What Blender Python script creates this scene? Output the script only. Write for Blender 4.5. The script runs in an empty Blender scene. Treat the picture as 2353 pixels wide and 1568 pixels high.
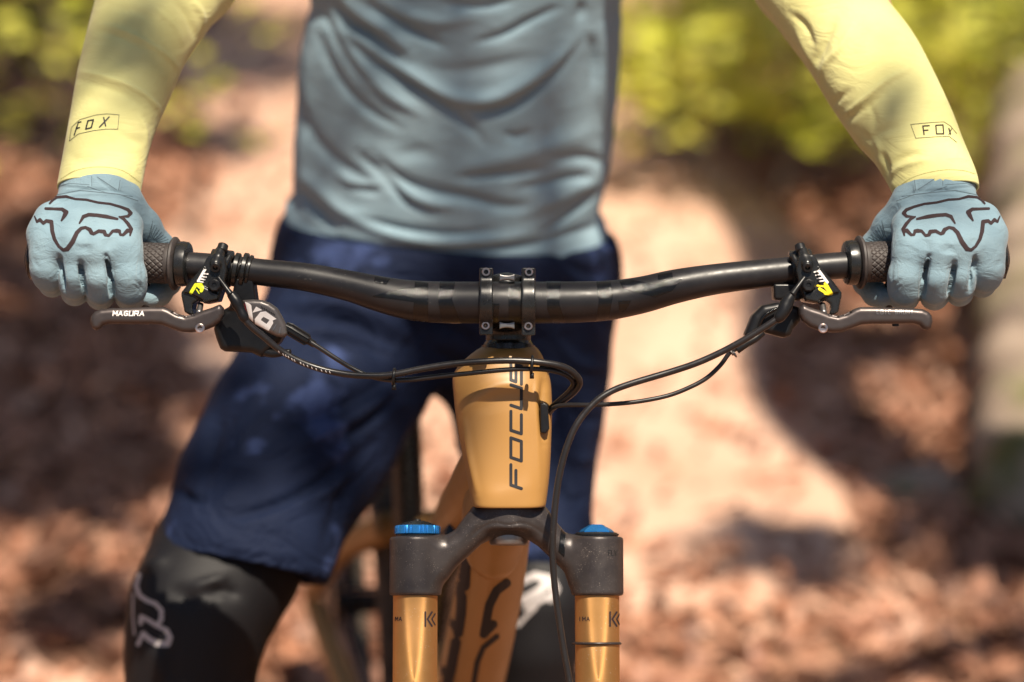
import bpy, math, random
import numpy as np
from mathutils import Vector, Matrix
from mathutils.bvhtree import BVHTree

random.seed(7); RNG = np.random.default_rng(7)
SC = bpy.context.scene
COL = SC.collection

# ------------------------------------------------------------------ camera
LENS, FOCUS = 85.0, 1.94
PITCH = math.radians(18.0)
FPT = np.array((0.0, 0.0, 1.02))                       # the focal point: middle of the cockpit
VDIR = np.array((0, math.cos(PITCH), -math.sin(PITCH)))
CAM = FPT - VDIR * FOCUS
cd = bpy.data.cameras.new("camera"); cd.lens = LENS; cd.sensor_width = 36
cd.clip_start = 0.05; cd.clip_end = 400
cd.dof.use_dof = True; cd.dof.focus_distance = FOCUS; cd.dof.aperture_fstop = 2.3
cam = bpy.data.objects.new("camera", cd); COL.objects.link(cam)
cam.location = CAM; cam.rotation_euler = (math.radians(90) - PITCH, 0, 0)
SC.camera = cam

# ------------------------------------------------------------------ light
SUN_DIR = Vector((0.14, -0.36, 0.87)).normalized()     # towards the sun
w = bpy.data.worlds.new("World"); SC.world = w; w.use_nodes = True
nt = w.node_tree; nt.nodes.clear()
sky = nt.nodes.new("ShaderNodeTexSky"); sky.sky_type = 'NISHITA'; sky.sun_disc = False
sky.sun_elevation = math.asin(SUN_DIR.z); sky.sun_rotation = math.atan2(SUN_DIR.x, SUN_DIR.y)
bg = nt.nodes.new("ShaderNodeBackground"); bg.inputs[1].default_value = 0.06
wo = nt.nodes.new("ShaderNodeOutputWorld")
nt.links.new(sky.outputs[0], bg.inputs[0]); nt.links.new(bg.outputs[0], wo.inputs[0])
sl = bpy.data.lights.new("sun", 'SUN'); sl.energy = 5.0; sl.angle = math.radians(0.6); sl.color = (1.0, 0.885, 0.72)
so = bpy.data.objects.new("sun", sl); COL.objects.link(so); so.location = (4, -6, 10)
so.rotation_euler = (-SUN_DIR).to_track_quat('-Z', 'Y').to_euler()
SC.view_settings.view_transform = 'Standard'; SC.view_settings.look = 'None'
SC.view_settings.exposure = 0.85; SC.view_settings.gamma = 1.0
SC.view_settings.use_curve_mapping = False
SC.render.engine = 'CYCLES'
SC.cycles.use_denoising = True
SC.cycles.max_bounces = 8; SC.cycles.sample_clamp_indirect = 6

# ------------------------------------------------------------------ space helpers
# C space: metres, (right, up, towards the camera) about FPT, a plain rotation of the world.
K = 36.0 / LENS * FOCUS / 2353.0
sp, cp = math.sin(PITCH), math.cos(PITCH)
RM = np.array(((1, 0, 0), (0, sp, -cp), (0, cp, sp)))  # columns: right, up, towards
def q(x, y, w=0.0):
    s = (FOCUS - w) / FOCUS
    return np.array((K * (x - 1176.5) * s, K * (784.0 - y) * s, w))
def to_world(P): return np.asarray(P, float) @ RM.T + FPT
def to_c(P): return (np.asarray(P, float) - FPT) @ RM
def to_px(P):
    P = np.asarray(P); s = FOCUS / (FOCUS - P[:, 2])
    return np.stack((1176.5 + P[:, 0] / K * s, 784.0 - P[:, 1] / K * s), 1)
def ray_plane_y(x, y, y0):                              # world point seen at a photo position on the plane Y = y0
    a = to_world(q(x, y, 0)) - CAM
    return CAM + a * ((y0 - CAM[1]) / a[1])

# ------------------------------------------------------------------ objects
def mesh_obj(name, V, F, mat, parent=None, smooth=True, world=False, label=None):
    V = np.asarray(V, float)
    if not world: V = to_world(V)
    me = bpy.data.meshes.new(name)
    if isinstance(F, np.ndarray):
        n, m = F.shape
        me.vertices.add(len(V)); me.vertices.foreach_set("co", V.ravel())
        me.loops.add(n * m); me.loops.foreach_set("vertex_index", F.astype(np.int32).ravel())
        me.polygons.add(n); me.polygons.foreach_set("loop_start", np.arange(0, n * m, m, dtype=np.int32))
        me.polygons.foreach_set("loop_total", np.full(n, m, dtype=np.int32))
        me.update(calc_edges=True)
    else:
        me.from_pydata([tuple(v) for v in V], [], [tuple(int(i) for i in f) for f in F])
    if smooth: me.polygons.foreach_set("use_smooth", np.ones(len(me.polygons), dtype=bool))
    me.materials.append(mat)
    o = bpy.data.objects.new(name, me); COL.objects.link(o)
    if parent is not None:
        o.parent = parent; o.matrix_parent_inverse = wm(parent).inverted()
    if label: o["label"] = label
    return o
_WM = {}
def wm(o):
    if o is None: return Matrix.Identity(4)
    return _WM.get(o.name, Matrix.Identity(4))
def thing(name, loc, label, cat, group=None):
    o = bpy.data.objects.new(name, None); COL.objects.link(o); o.location = loc
    o.empty_display_size = 0.1
    _WM[o.name] = Matrix.Translation(Vector(loc))
    o["label"] = label; o["category"] = cat
    if group: o["group"] = group
    return o

def catmull(P, n):
    P = np.asarray(P, float)
    if len(P) < 3: 
        t = np.linspace(0, 1, n)[:, None]; return P[0] * (1 - t) + P[-1] * t
    Q = np.vstack((2 * P[0] - P[1], P, 2 * P[-1] - P[-2]))
    seg = np.linalg.norm(np.diff(P, axis=0)[:, :3], axis=1); cum = np.concatenate(([0], np.cumsum(seg))); out = []
    for s in np.linspace(0, cum[-1], n):
        i = min(np.searchsorted(cum, s, side='right') - 1, len(seg) - 1); t = (s - cum[i]) / max(seg[i], 1e-9)
        p0, p1, p2, p3 = Q[i:i + 4]
        out.append(0.5 * (2 * p1 + (p2 - p0) * t + (2 * p0 - 5 * p1 + 4 * p2 - p3) * t * t + (3 * p1 - p0 - 3 * p2 + p3) * t ** 3))
    return np.array(out)

def tube_geo(C, R, seg=16, cap=True, disp=None):
    C = np.asarray(C, float); n = len(C); R = np.broadcast_to(np.asarray(R, float), (n,))
    T = np.gradient(C, axis=0); T /= np.linalg.norm(T, axis=1)[:, None] + 1e-12
    up = np.array((0, 0, 1.0)) if abs(T[0][2]) < 0.9 else np.array((0, 1.0, 0))
    N = np.cross(up, T[0]); N /= np.linalg.norm(N)
    V = []
    a = np.linspace(0, 2 * math.pi, seg, endpoint=False)
    for i in range(n):
        N = N - T[i] * np.dot(N, T[i]); N /= np.linalg.norm(N); B = np.cross(T[i], N)
        r = R[i] * np.ones(seg)
        if disp is not None: r = r + disp(i, a)
        V.append(C[i] + np.cos(a)[:, None] * N * r[:, None] + np.sin(a)[:, None] * B * r[:, None])
    V = np.vstack(V); F = []
    i, j = np.meshgrid(np.arange(n - 1), np.arange(seg), indexing='ij'); j2 = (j + 1) % seg
    F = np.stack((i * seg + j, i * seg + j2, (i + 1) * seg + j2, (i + 1) * seg + j), -1).reshape(-1, 4)
    F = [tuple(f) for f in F]
    if cap:
        F.append(tuple(range(seg - 1, -1, -1))); F.append(tuple(range((n - 1) * seg, n * seg)))
    return V, F
def tube(name, pts, r, mat, parent, n=60, seg=16, world=False, cap=True, label=None):
    """pts rows (x,y,z) ; r scalar or per control point"""
    P = np.asarray(pts, float)
    if np.ndim(r): P = np.hstack((P, np.asarray(r, float)[:, None]))
    C = catmull(P, n); R = C[:, 3] if np.ndim(r) else r
    V, F = tube_geo(C[:, :3], R, seg, cap)
    return mesh_obj(name, V, F, mat, parent, world=world, label=label)
def px_tube(name, pts, rpx, mat, parent, n=60, seg=16, label=None):
    """pts rows (x,y,w) in photo positions with depth; radius in photo units"""
    P = [q(*p) for p in pts]; r = np.asarray(rpx) * K
    return tube(name, P, r if np.ndim(rpx) else float(r), mat, parent, n, seg, label=label)

def lathe_geo(o, ax, prof, seg=48, disp=None):
    """prof rows (distance along the axis, radius)"""
    o = np.asarray(o, float); ax = np.asarray(ax, float); ax /= np.linalg.norm(ax)
    e = np.array((0, 0, 1.0)) if abs(ax[2]) < 0.9 else np.array((1.0, 0, 0))
    A = np.cross(ax, e); A /= np.linalg.norm(A); B = np.cross(ax, A)
    a = np.linspace(0, 2 * math.pi, seg, endpoint=False); V = []
    for k, (h, r) in enumerate(prof):
        rr = r * np.ones(seg) if disp is None else r + disp(h, r, a)
        V.append(o + ax * h + (np.cos(a) * rr)[:, None] * A + (np.sin(a) * rr)[:, None] * B)
    V = np.vstack(V); n = len(prof)
    F = [(i * seg + j, (i + 1) * seg + j, (i + 1) * seg + (j + 1) % seg, i * seg + (j + 1) % seg) for i in range(n - 1) for j in range(seg)]
    F.append(tuple(range(seg))); F.append(tuple(range(n * seg - 1, (n - 1) * seg - 1, -1)))
    return V, F
def lathe(name, o, ax, prof, mat, parent, seg=48, disp=None, world=False, smooth=True, label=None):
    V, F = lathe_geo(o, ax, prof, seg, disp)
    ob = mesh_obj(name, V, F, mat, parent, world=world, smooth=smooth, label=label)
    ob.data.set_sharp_from_angle(angle=math.radians(35)) if smooth else None
    return ob
def merge(*geos):
    V = []; F = []; n = 0
    for v, f in geos:
        V.append(np.asarray(v)); F += [tuple(int(i) + n for i in ff) for ff in f]; n += len(v)
    return np.vstack(V), F
def box_geo(c, ex, ey, ez, bev=0.0):
    c, ex, ey, ez = (np.asarray(t, float) for t in (c, ex, ey, ez))
    V = [c + sx * ex + sy * ey + sz * ez for sx in (-1, 1) for sy in (-1, 1) for sz in (-1, 1)]
    F = [(0, 1, 3, 2), (4, 6, 7, 5), (0, 4, 5, 1), (2, 3, 7, 6), (0, 2, 6, 4), (1, 5, 7, 3)]
    return np.array(V), F
def bevel(o, w, seg=2):
    m = o.modifiers.new("bevel", 'BEVEL'); m.width = w; m.segments = seg; m.limit_method = 'ANGLE'; m.angle_limit = math.radians(35)
    return o

# ------------------------------------------------------------------ distance-field modelling
def smin(a, b, k):
    if k <= 0: return np.minimum(a, b)
    h = np.maximum(k - np.abs(a - b), 0) / k
    return np.minimum(a, b) - h * h * k * 0.25
def smax(a, b, k): return -smin(-a, -b, k)
def cone(P, a, b, ra, rb, sc=None):
    """capsule of changing radius; sc squeezes the field per axis (for oval sections)"""
    a = np.asarray(a, float); b = np.asarray(b, float)
    if sc is not None:
        s = np.asarray(sc, float); P = P / s; a = a / s; b = b / s; m = s.min()
    else: m = 1.0
    ab = b - a; t = np.clip((P - a) @ ab / (ab @ ab + 1e-12), 0, 1)
    d = P - a - t[:, None] * ab
    return (np.sqrt((d * d).sum(1)) - (ra + (rb - ra) * t)) * m
def chain(P, pts, k=0.0, sc=None):
    """pts rows: (point, radius)"""
    d = None
    for (a, ra), (b, rb) in zip(pts[:-1], pts[1:]):
        e = cone(P, a, b, ra, rb, sc); d = e if d is None else smin(d, e, k)
    return d
def ellip(P, c, s):
    s = np.asarray(s, float); return (np.sqrt((((P - c) / s) ** 2).sum(1)) - 1) * s.min()
def cyl(P, o, ax, h0, h1, r, rnd=0.0):
    ax = np.asarray(ax, float) / np.linalg.norm(ax); d = P - o; h = d @ ax
    rad = np.sqrt(np.maximum((d * d).sum(1) - h * h, 0)) - r + rnd
    hh = np.maximum(h0 + rnd - h, h - h1 + rnd)
    return np.sqrt(np.maximum(rad, 0) ** 2 + np.maximum(hh, 0) ** 2) + np.minimum(np.maximum(rad, hh), 0) - rnd
def poly2(x, y, poly):
    poly = np.asarray(poly, float); n = len(poly); d = np.full(x.shape, 1e9); s = np.ones(x.shape)
    for i in range(n):
        a = poly[i]; b = poly[i - 1]; ex, ey = b - a; wx, wy = x - a[0], y - a[1]
        t = np.clip((wx * ex + wy * ey) / (ex * ex + ey * ey + 1e-12), 0, 1)
        bx, by = wx - ex * t, wy - ey * t; d = np.minimum(d, bx * bx + by * by)
        c1 = y >= a[1]; c2 = y < b[1]; c3 = ex * wy > ey * wx
        s = np.where((c1 & c2 & c3) | (~c1 & ~c2 & ~c3), -s, s)
    return s * np.sqrt(d)
def strokes2(x, y, strokes):
    """strokes: list of (points, width) with width full; points polyline"""
    d = np.full(x.shape, 1e9)
    for pts, wd in strokes:
        pts = np.asarray(pts, float); W = np.broadcast_to(np.asarray(wd, float), (len(pts),))
        for i in range(len(pts) - 1):
            a, b = pts[i], pts[i + 1]; ex, ey = b - a; wx, wy = x - a[0], y - a[1]
            t = np.clip((wx * ex + wy * ey) / (ex * ex + ey * ey + 1e-12), 0, 1)
            d = np.minimum(d, np.hypot(wx - ex * t, wy - ey * t) - 0.5 * (W[i] + (W[i + 1] - W[i]) * t))
    return d
def plate(P, poly, w0, w1, rnd, off=0.0):
    """photo-space outline given real thickness from depth w0 to w1, edges rounded by rnd"""
    Q = np.array([q(x, y, 0.5 * (w0 + w1))[:2] for x, y in poly])
    d2 = poly2(P[:, 0], P[:, 1], Q) + rnd + off
    h = np.maximum(w0 - P[:, 2], P[:, 2] - w1) + rnd
    return np.sqrt(np.maximum(d2, 0) ** 2 + np.maximum(h, 0) ** 2) + np.minimum(np.maximum(d2, h), 0) - rnd

def sdf_mesh(f, lo, hi, h):
    lo = np.asarray(lo, float); hi = np.asarray(hi, float); B = 8
    nb = np.ceil((hi - lo) / h / B).astype(int) + 1; n = nb * B
    g = [(np.arange(nb[i]) * B + (B - 1) / 2) * h + lo[i] for i in range(3)]
    X, Y, Z = np.meshgrid(*g, indexing='ij'); cen = np.stack((X.ravel(), Y.ravel(), Z.ravel()), 1)
    fc = f(cen); F = np.repeat(np.repeat(np.repeat(fc.reshape(nb), B, 0), B, 1), B, 2).astype(np.float32)
    act = np.where(np.abs(fc) < h * B * 1.3)[0]
    off = np.stack(np.meshgrid(*[np.arange(B)] * 3, indexing='ij'), -1).reshape(-1, 3)
    bi = np.stack(np.unravel_index(act, nb), 1) * B
    for s in range(0, len(act), 1500):
        ii = bi[s:s + 1500][:, None, :] + off[None]; ii = ii.reshape(-1, 3)
        F[ii[:, 0], ii[:, 1], ii[:, 2]] = f(ii * h + lo)
    F[0] = F[-1] = 1; F[:, 0] = F[:, -1] = 1; F[:, :, 0] = F[:, :, -1] = 1
    S = F < 0
    c = [(i, j, k) for i in (0, 1) for j in (0, 1) for k in (0, 1)]
    cnt = sum(S[i:n[0] - 1 + i, j:n[1] - 1 + j, k:n[2] - 1 + k].astype(np.int8) for i, j, k in c)
    A = (cnt > 0) & (cnt < 8); ci = np.stack(np.nonzero(A), 1)
    idx = np.full(A.shape, -1, dtype=np.int64); idx[A] = np.arange(len(ci))
    val = np.stack([F[ci[:, 0] + i, ci[:, 1] + j, ci[:, 2] + k] for i, j, k in c], 1).astype(float)
    acc = np.zeros((len(ci), 3)); m = np.zeros(len(ci))
    for a in range(8):
        for b in range(a + 1, 8):
            if sum(abs(c[a][t] - c[b][t]) for t in range(3)) != 1: continue
            fa, fb = val[:, a], val[:, b]; k = (fa < 0) != (fb < 0)
            t = np.where(k, fa / np.where(k, fa - fb, 1), 0)
            acc += np.where(k[:, None], np.array(c[a]) + t[:, None] * (np.array(c[b]) - np.array(c[a])), 0); m += k
    V = (ci + acc / m[:, None]) * h + lo
    Q = []
    for ax in range(3):
        sh = [slice(None)] * 3; sh2 = [slice(None)] * 3; sh[ax] = slice(0, -1); sh2[ax] = slice(1, None)
        D = S[tuple(sh)] != S[tuple(sh2)]; e = np.stack(np.nonzero(D), 1)
        o1, o2 = (ax + 1) % 3, (ax + 2) % 3
        e = e[(e[:, o1] > 0) & (e[:, o2] > 0)]
        e = e[(e[:, o1] < A.shape[o1]) & (e[:, o2] < A.shape[o2])]
        def cell(d1, d2):
            t = e.copy(); t[:, o1] -= d1; t[:, o2] -= d2; return idx[t[:, 0], t[:, 1], t[:, 2]]
        quad = np.stack((cell(1, 1), cell(0, 1), cell(0, 0), cell(1, 0)), 1)
        ins = S[e[:, 0], e[:, 1], e[:, 2]]; quad[~ins] = quad[~ins][:, ::-1]; Q.append(quad)
    Q = np.vstack(Q); Q = Q[(Q >= 0).all(1)]
    return V, Q
def sdf_obj(name, f, lo, hi, h, mat, parent, post=None, world=False, relax=1, label=None):
    V, Q = sdf_mesh(f, lo, hi, h)
    for _ in range(relax): V = relax_mesh(V, Q)
    if post: V = post(V, Q)
    return mesh_obj(name, V, Q, mat, parent, world=world, label=label), (V, Q)
def relax_mesh(V, Q, a=0.5):
    acc = np.zeros_like(V); m = np.zeros(len(V))
    for i in range(4):
        x, y = Q[:, i], Q[:, (i + 1) % 4]
        np.add.at(acc, x, V[y]); np.add.at(m, x, 1); np.add.at(acc, y, V[x]); np.add.at(m, y, 1)
    return V * (1 - a) + a * acc / np.maximum(m, 1)[:, None]
def normals(V, Q):
    a = V[Q[:, 2]] - V[Q[:, 0]]; b = V[Q[:, 3]] - V[Q[:, 1]]; fn = np.cross(a, b); N = np.zeros_like(V)
    for i in range(4): np.add.at(N, Q[:, i], fn)
    return N / (np.linalg.norm(N, axis=1)[:, None] + 1e-20)
def emboss(V, N, folds, front=True):
    """raise or sink folds given as polylines in photo positions: rows (points, width, height, [skew])"""
    px = to_px(V); out = np.zeros(len(V)); fac = np.clip(N[:, 2] * 2.0, 0, 1) if front else np.ones(len(V))
    for pts, wd, amp in folds:
        pts = np.asarray(pts, float)
        lo = pts.min(0) - 3.2 * wd; hi = pts.max(0) + 3.2 * wd
        s = np.where(((px > lo) & (px < hi)).all(1))[0]
        if not len(s): continue
        C = catmull(pts, max(6, int(len(pts) * 5))); x, y = px[s, 0], px[s, 1]
        best = np.full(len(s), 1e9); u = np.zeros(len(s)); sd = np.zeros(len(s))
        for i in range(len(C) - 1):
            a, b = C[i], C[i + 1]; ex, ey = b - a; wx, wy = x - a[0], y - a[1]
            t = np.clip((wx * ex + wy * ey) / (ex * ex + ey * ey + 1e-9), 0, 1); d = np.hypot(wx - ex * t, wy - ey * t)
            k = d < best; best = np.where(k, d, best); u = np.where(k, (i + t) / (len(C) - 1), u)
            sd = np.where(k, (ex * wy - ey * wx), sd)
        end = np.sin(np.pi * np.clip(u, 0.02, 0.98)) ** 0.6
        out[s] += amp * end * np.exp(-(best / wd) ** 2)
    return V + N * (out * fac)[:, None]

# ------------------------------------------------------------------ prints: flat marks laid on a surface
def bvh_of(V, Q): return BVHTree.FromPolygons([tuple(v) for v in V], [tuple(int(i) for i in f) for f in Q])
CAMC = Vector((0, 0, FOCUS))
def decal(name, d2, box, geo, mat, parent, step=1.0, off=0.0003, label=None):
    """keeps the part of a fine grid where d2 < 0 and lays it on the surface geo"""
    x0, y0, x1, y1 = box; bv = geo if isinstance(geo, BVHTree) else bvh_of(*geo)
    nx, ny = int((x1 - x0) / step) + 2, int((y1 - y0) / step) + 2
    X, Y = np.meshgrid(x0 + np.arange(nx) * step, y0 + np.arange(ny) * step, indexing='ij')
    D = d2(X, Y); cc = d2((X[:-1, :-1] + X[1:, 1:]) / 2, (Y[:-1, :-1] + Y[1:, 1:]) / 2) < 0
    e = step * 0.2; GX = (d2(X + e, Y) - d2(X - e, Y)) / (2 * e); GY = (d2(X, Y + e) - d2(X, Y - e)) / (2 * e)
    inc = np.zeros((nx, ny), int)
    for i in (0, 1):
        for j in (0, 1): inc[i:nx - 1 + i, j:ny - 1 + j] += cc
    brd = (inc > 0) & (inc < 4) & (np.abs(D) < step * 1.1)
    X = np.where(brd, X - D * GX, X); Y = np.where(brd, Y - D * GY, Y)
    vid = {}; V = []; F = []
    def vert(i, j):
        k = (i, j)
        if k in vid: return vid[k]
        a = Vector(q(X[i, j], Y[i, j], 0)); r = (a - CAMC).normalized()
        loc, nrm, _, _ = bv.ray_cast(CAMC, r)
        if loc is None or abs(nrm.dot(r)) < 0.04: vid[k] = None; return None
        if nrm.dot(r) > 0: nrm = -nrm
        V.append(tuple(loc + nrm * off)); vid[k] = len(V) - 1; return vid[k]
    for i, j in zip(*np.nonzero(cc)):
        f = [vert(i, j), vert(i, j + 1), vert(i + 1, j + 1), vert(i + 1, j)]
        if None in f: continue
        z = [V[t][2] for t in f]
        if max(z) - min(z) > 0.006: continue
        F.append(tuple(f))
    if not F: print("EMPTY DECAL", name, box); return None
    return mesh_obj(name, V, F, mat, parent, label=label)
def stroke_decal(name, strokes, geo, mat, parent, step=1.0, off=0.0003, label=None):
    allp = np.vstack([np.asarray(s[0], float) for s in strokes]); m = max(np.max(s[1]) for s in strokes)
    lo = allp.min(0) - m - 1; hi = allp.max(0) + m + 1
    return decal(name, lambda x, y: strokes2(x, y, strokes), (lo[0], lo[1], hi[0], hi[1]), geo, mat, parent, step, off, label)

GLY = {  # stroke letters in a unit box, y up
 'F': [[(0, 0), (0, 1), (.9, 1)], [(0, .52), (.72, .52)]], 'O': [[(.05, 0), (.95, 0), (.95, 1), (.05, 1), (.05, 0)]],
 'C': [[(.95, 1), (.08, 1), (.08, 0), (.95, 0)]], 'U': [[(.05, 1), (.05, 0), (.95, 0), (.95, 1)]],
 'S': [[(.95, 1), (.05, 1), (.05, .52), (.95, .52), (.95, 0), (.02, 0)]], 'X': [[(0, 0), (1, 1)], [(.1, 1), (.9, 0)]],
 'M': [[(0, 0), (0, 1), (.5, .35), (1, 1), (1, 0)]], 'A': [[(0, 0), (.5, 1), (1, 0)], [(.25, .35), (.75, .35)]],
 'G': [[(.95, .9), (.5, 1), (.1, .8), (.1, .2), (.5, 0), (.95, .1), (.95, .5), (.55, .5)]],
 'R': [[(0, 0), (0, 1), (.9, 1), (.9, .5), (0, .5)], [(.5, .5), (.95, 0)]],
 'K': [[(0, 0), (0, 1)], [(.9, 1), (.25, .5), (.9, 0)]], 'L': [[(0, 1), (0, 0), (.9, 0)]], 'I': [[(.5, 0), (.5, 1)]],
 'B': [[(0, 0), (0, 1), (.85, .95), (.85, .55), (0, .5)], [(.85, .5), (.9, .05), (0, 0)]],
 'N': [[(0, 0), (0, 1), (1, 0), (1, 1)]], 'T': [[(.5, 0), (.5, 1)], [(0, 1), (1, 1)]],
 'E': [[(.9, 1), (0, 1), (0, 0), (.9, 0)], [(0, .5), (.8, .5)]], 'V': [[(0, 1), (.5, 0), (1, 1)]],
 'H': [[(0, 0), (0, 1)], [(1, 0), (1, 1)], [(0, .5), (1, .5)]], '0': [[(.5, 0), (.95, .3), (.95, .7), (.5, 1), (.05, .7), (.05, .3), (.5, 0)]]}
def text_strokes(txt, org, ex, ey, adv, wd, skew=0.0, squash=0.72):
    """org: start of the baseline; ex, ey: one letter's width and height as photo vectors"""
    out = []; org = np.asarray(org, float); ex = np.asarray(ex, float); ey = np.asarray(ey, float)
    for i, ch in enumerate(txt):
        for st in GLY.get(ch, []):
            out.append(([tuple(org + ex * (i * adv + x * squash + y * skew) + ey * y) for x, y in st], wd))
    return out

# ------------------------------------------------------------------ materials
def rgb(h): return h if len(h) == 4 else (*h, 1)
def mat(name, base, rough=0.5, metal=0.0, col2=None, nscale=20, ndetail=4, thr=(0.35, 0.65), bump=0.0, bscale=200, coat=0.0,
        speck=None, sscale=900, sthr=0.7, island=None, trans=0.0, sheen=0.0, bump2=None, rvar=0.0, spec=0.5, aniso=0.0, wave=None, coords='Object'):
    m = bpy.data.materials.new(name); m.use_nodes = True; t = m.node_tree; N = t.nodes; L = t.links
    b = N["Principled BSDF"]; b.inputs["Base Color"].default_value = rgb(base); b.inputs["Roughness"].default_value = rough
    b.inputs["Metallic"].default_value = metal; b.inputs["Coat Weight"].default_value = coat
    b.inputs["Specular IOR Level"].default_value = spec
    if sheen: b.inputs["Sheen Weight"].default_value = sheen; b.inputs["Sheen Roughness"].default_value = 0.5
    if aniso: b.inputs["Anisotropic"].default_value = aniso
    tc = N.new("ShaderNodeTexCoord"); co = tc.outputs[coords]
    def noise(s, d=4, r=0.55):
        n = N.new("ShaderNodeTexNoise"); n.inputs["Scale"].default_value = s; n.inputs["Detail"].default_value = d
        n.inputs["Roughness"].default_value = r; L.new(co, n.inputs["Vector"]); return n
    cur = None
    if island:
        g = N.new("ShaderNodeNewGeometry"); r = N.new("ShaderNodeValToRGB"); L.new(g.outputs["Random Per Island"], r.inputs[0])
        el = r.color_ramp.elements; el[0].color = rgb(island[0]); el[0].position = 0; el[1].color = rgb(island[-1]); el[1].position = 1
        for i, c in enumerate(island[1:-1]): e = el.new((i + 1) / (len(island) - 1)); e.color = rgb(c)
        cur = r.outputs[0]
    if col2 is not None:
        n = noise(nscale, ndetail); r = N.new("ShaderNodeValToRGB"); L.new(n.outputs[0], r.inputs[0])
        el = r.color_ramp.elements; el[0].position, el[1].position = thr; el[0].color = rgb(base); el[1].color = rgb(col2)
        if cur is None: cur = r.outputs[0]
        else:
            mx = N.new("ShaderNodeMix"); mx.data_type = 'RGBA'; mx.blend_type = 'MULTIPLY'; mx.inputs[0].default_value = 0.6
            L.new(cur, mx.inputs[6]); L.new(r.outputs[0], mx.inputs[7]); cur = mx.outputs[2]
    if speck is not None:
        n = noise(sscale, 2); big = noise(sscale / 14, 3)
        ad = N.new("ShaderNodeMath"); ad.operation = 'MULTIPLY_ADD'; L.new(big.outputs[0], ad.inputs[0]); ad.inputs[1].default_value = 0.35; L.new(n.outputs[0], ad.inputs[2])
        r = N.new("ShaderNodeValToRGB"); L.new(ad.outputs[0], r.inputs[0]); r.color_ramp.elements[0].position = sthr + 0.175; r.color_ramp.elements[1].position = sthr + 0.215
        mx = N.new("ShaderNodeMix"); mx.data_type = 'RGBA'; L.new(r.outputs[0], mx.inputs[0])
        if cur: L.new(cur, mx.inputs[6])
        else: mx.inputs[6].default_value = rgb(base)
        mx.inputs[7].default_value = rgb(speck); cur = mx.outputs[2]
    if cur: L.new(cur, b.inputs["Base Color"])
    if rvar:
        n = noise(nscale * 2.3, 5); mr = N.new("ShaderNodeMapRange"); L.new(n.outputs[0], mr.inputs[0]); mr.inputs[1].default_value = 0.3; mr.inputs[2].default_value = 0.7
        mr.inputs[3].default_value = max(0.02, rough - rvar); mr.inputs[4].default_value = rough + rvar; L.new(mr.outputs[0], b.inputs["Roughness"])
    if bump or wave:
        bp = N.new("ShaderNodeBump"); bp.inputs["Strength"].default_value = 1.0; bp.inputs["Distance"].default_value = bump if bump else wave[1]
        if wave:
            wv = N.new("ShaderNodeTexWave"); wv.inputs["Scale"].default_value = wave[0]; wv.bands_direction = wave[2]; L.new(co, wv.inputs["Vector"]); L.new(wv.outputs[1], bp.inputs["Height"])
        else: L.new(noise(bscale, 3).outputs[0], bp.inputs["Height"])
        if bump2:
            b2 = N.new("ShaderNodeBump"); b2.inputs["Distance"].default_value = bump2[0]; n2 = noise(bump2[1], 3, .6); n2.inputs["Distortion"].default_value = 1.2
            if len(bump2) > 2:
                mp = N.new("ShaderNodeMapping"); mp.inputs["Scale"].default_value = bump2[2]; L.new(co, mp.inputs[0]); L.new(mp.outputs[0], n2.inputs["Vector"])
            L.new(n2.outputs[0], b2.inputs["Height"]); L.new(b2.outputs[0], bp.inputs["Normal"])
        L.new(bp.outputs[0], b.inputs["Normal"])
    if trans:
        out = N["Material Output"]; tr = N.new("ShaderNodeBsdfTranslucent"); ms = N.new("ShaderNodeMixShader"); ms.inputs[0].default_value = trans
        if cur: L.new(cur, tr.inputs[0])
        else: tr.inputs[0].default_value = rgb(base)
        L.new(b.outputs[0], ms.inputs[1]); L.new(tr.outputs[0], ms.inputs[2]); L.new(ms.outputs[0], out.inputs[0])
    return m
M = {}
M['bar'] = mat('matte_black_carbon', (0.011, 0.0105, 0.012), 0.40, col2=(0.016, 0.015, 0.017), nscale=60, rvar=0.06, speck=(0.07, 0.065, 0.06), sscale=700, sthr=0.72, spec=.38)
M['gloss'] = mat('gloss_black_print', (0.003, 0.003, 0.003), 0.13, bump=0.00035, bscale=1100)
M['black'] = mat('black_anodised_alloy', (0.012, 0.012, 0.012), 0.28, rvar=0.08, nscale=80, speck=(0.10, 0.09, 0.08), sscale=800, sthr=0.74)
M['plastic'] = mat('black_plastic', (0.008, 0.008, 0.009), 0.36, rvar=0.08, nscale=80, spec=.35)
M['rubber'] = mat('dark_grip_rubber', (0.030, 0.024, 0.023), 0.6, col2=(0.05, 0.04, 0.037), nscale=120)
M['lever'] = mat('dark_grey_lever_alloy', (0.075, 0.062, 0.060), 0.40, metal=0.65, rvar=0.05, nscale=90, speck=(0.25, 0.22, 0.2), sscale=900, sthr=0.76)
M['steel'] = mat('bright_steel', (0.62, 0.50, 0.46), 0.28, metal=1.0)
M['silver'] = mat('brushed_silver', (0.26, 0.245, 0.24), 0.38, metal=0.9)
M['gold'] = mat('ochre_frame_paint', (0.345, 0.180, 0.050), 0.42, col2=(0.375, 0.198, 0.057), nscale=8, rvar=0.05, speck=(0.35, 0.2, 0.08), sscale=300, sthr=0.80)
M['goldtube'] = mat('gold_stanchion_coating', (0.50, 0.27, 0.095), 0.60, metal=0.9, aniso=0.45, col2=(0.57, 0.31, 0.12), nscale=40, speck=(0.62, 0.5, 0.38), sscale=800, sthr=0.70)
M['crown'] = mat('dusty_dark_grey_alloy', (0.034, 0.028, 0.028), 0.38, metal=0.35, col2=(0.052, 0.043, 0.041), nscale=50, rvar=0.07, speck=(0.24, 0.20, 0.175), sscale=1300, sthr=0.685, bump=0.00006, bscale=1500)
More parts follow.
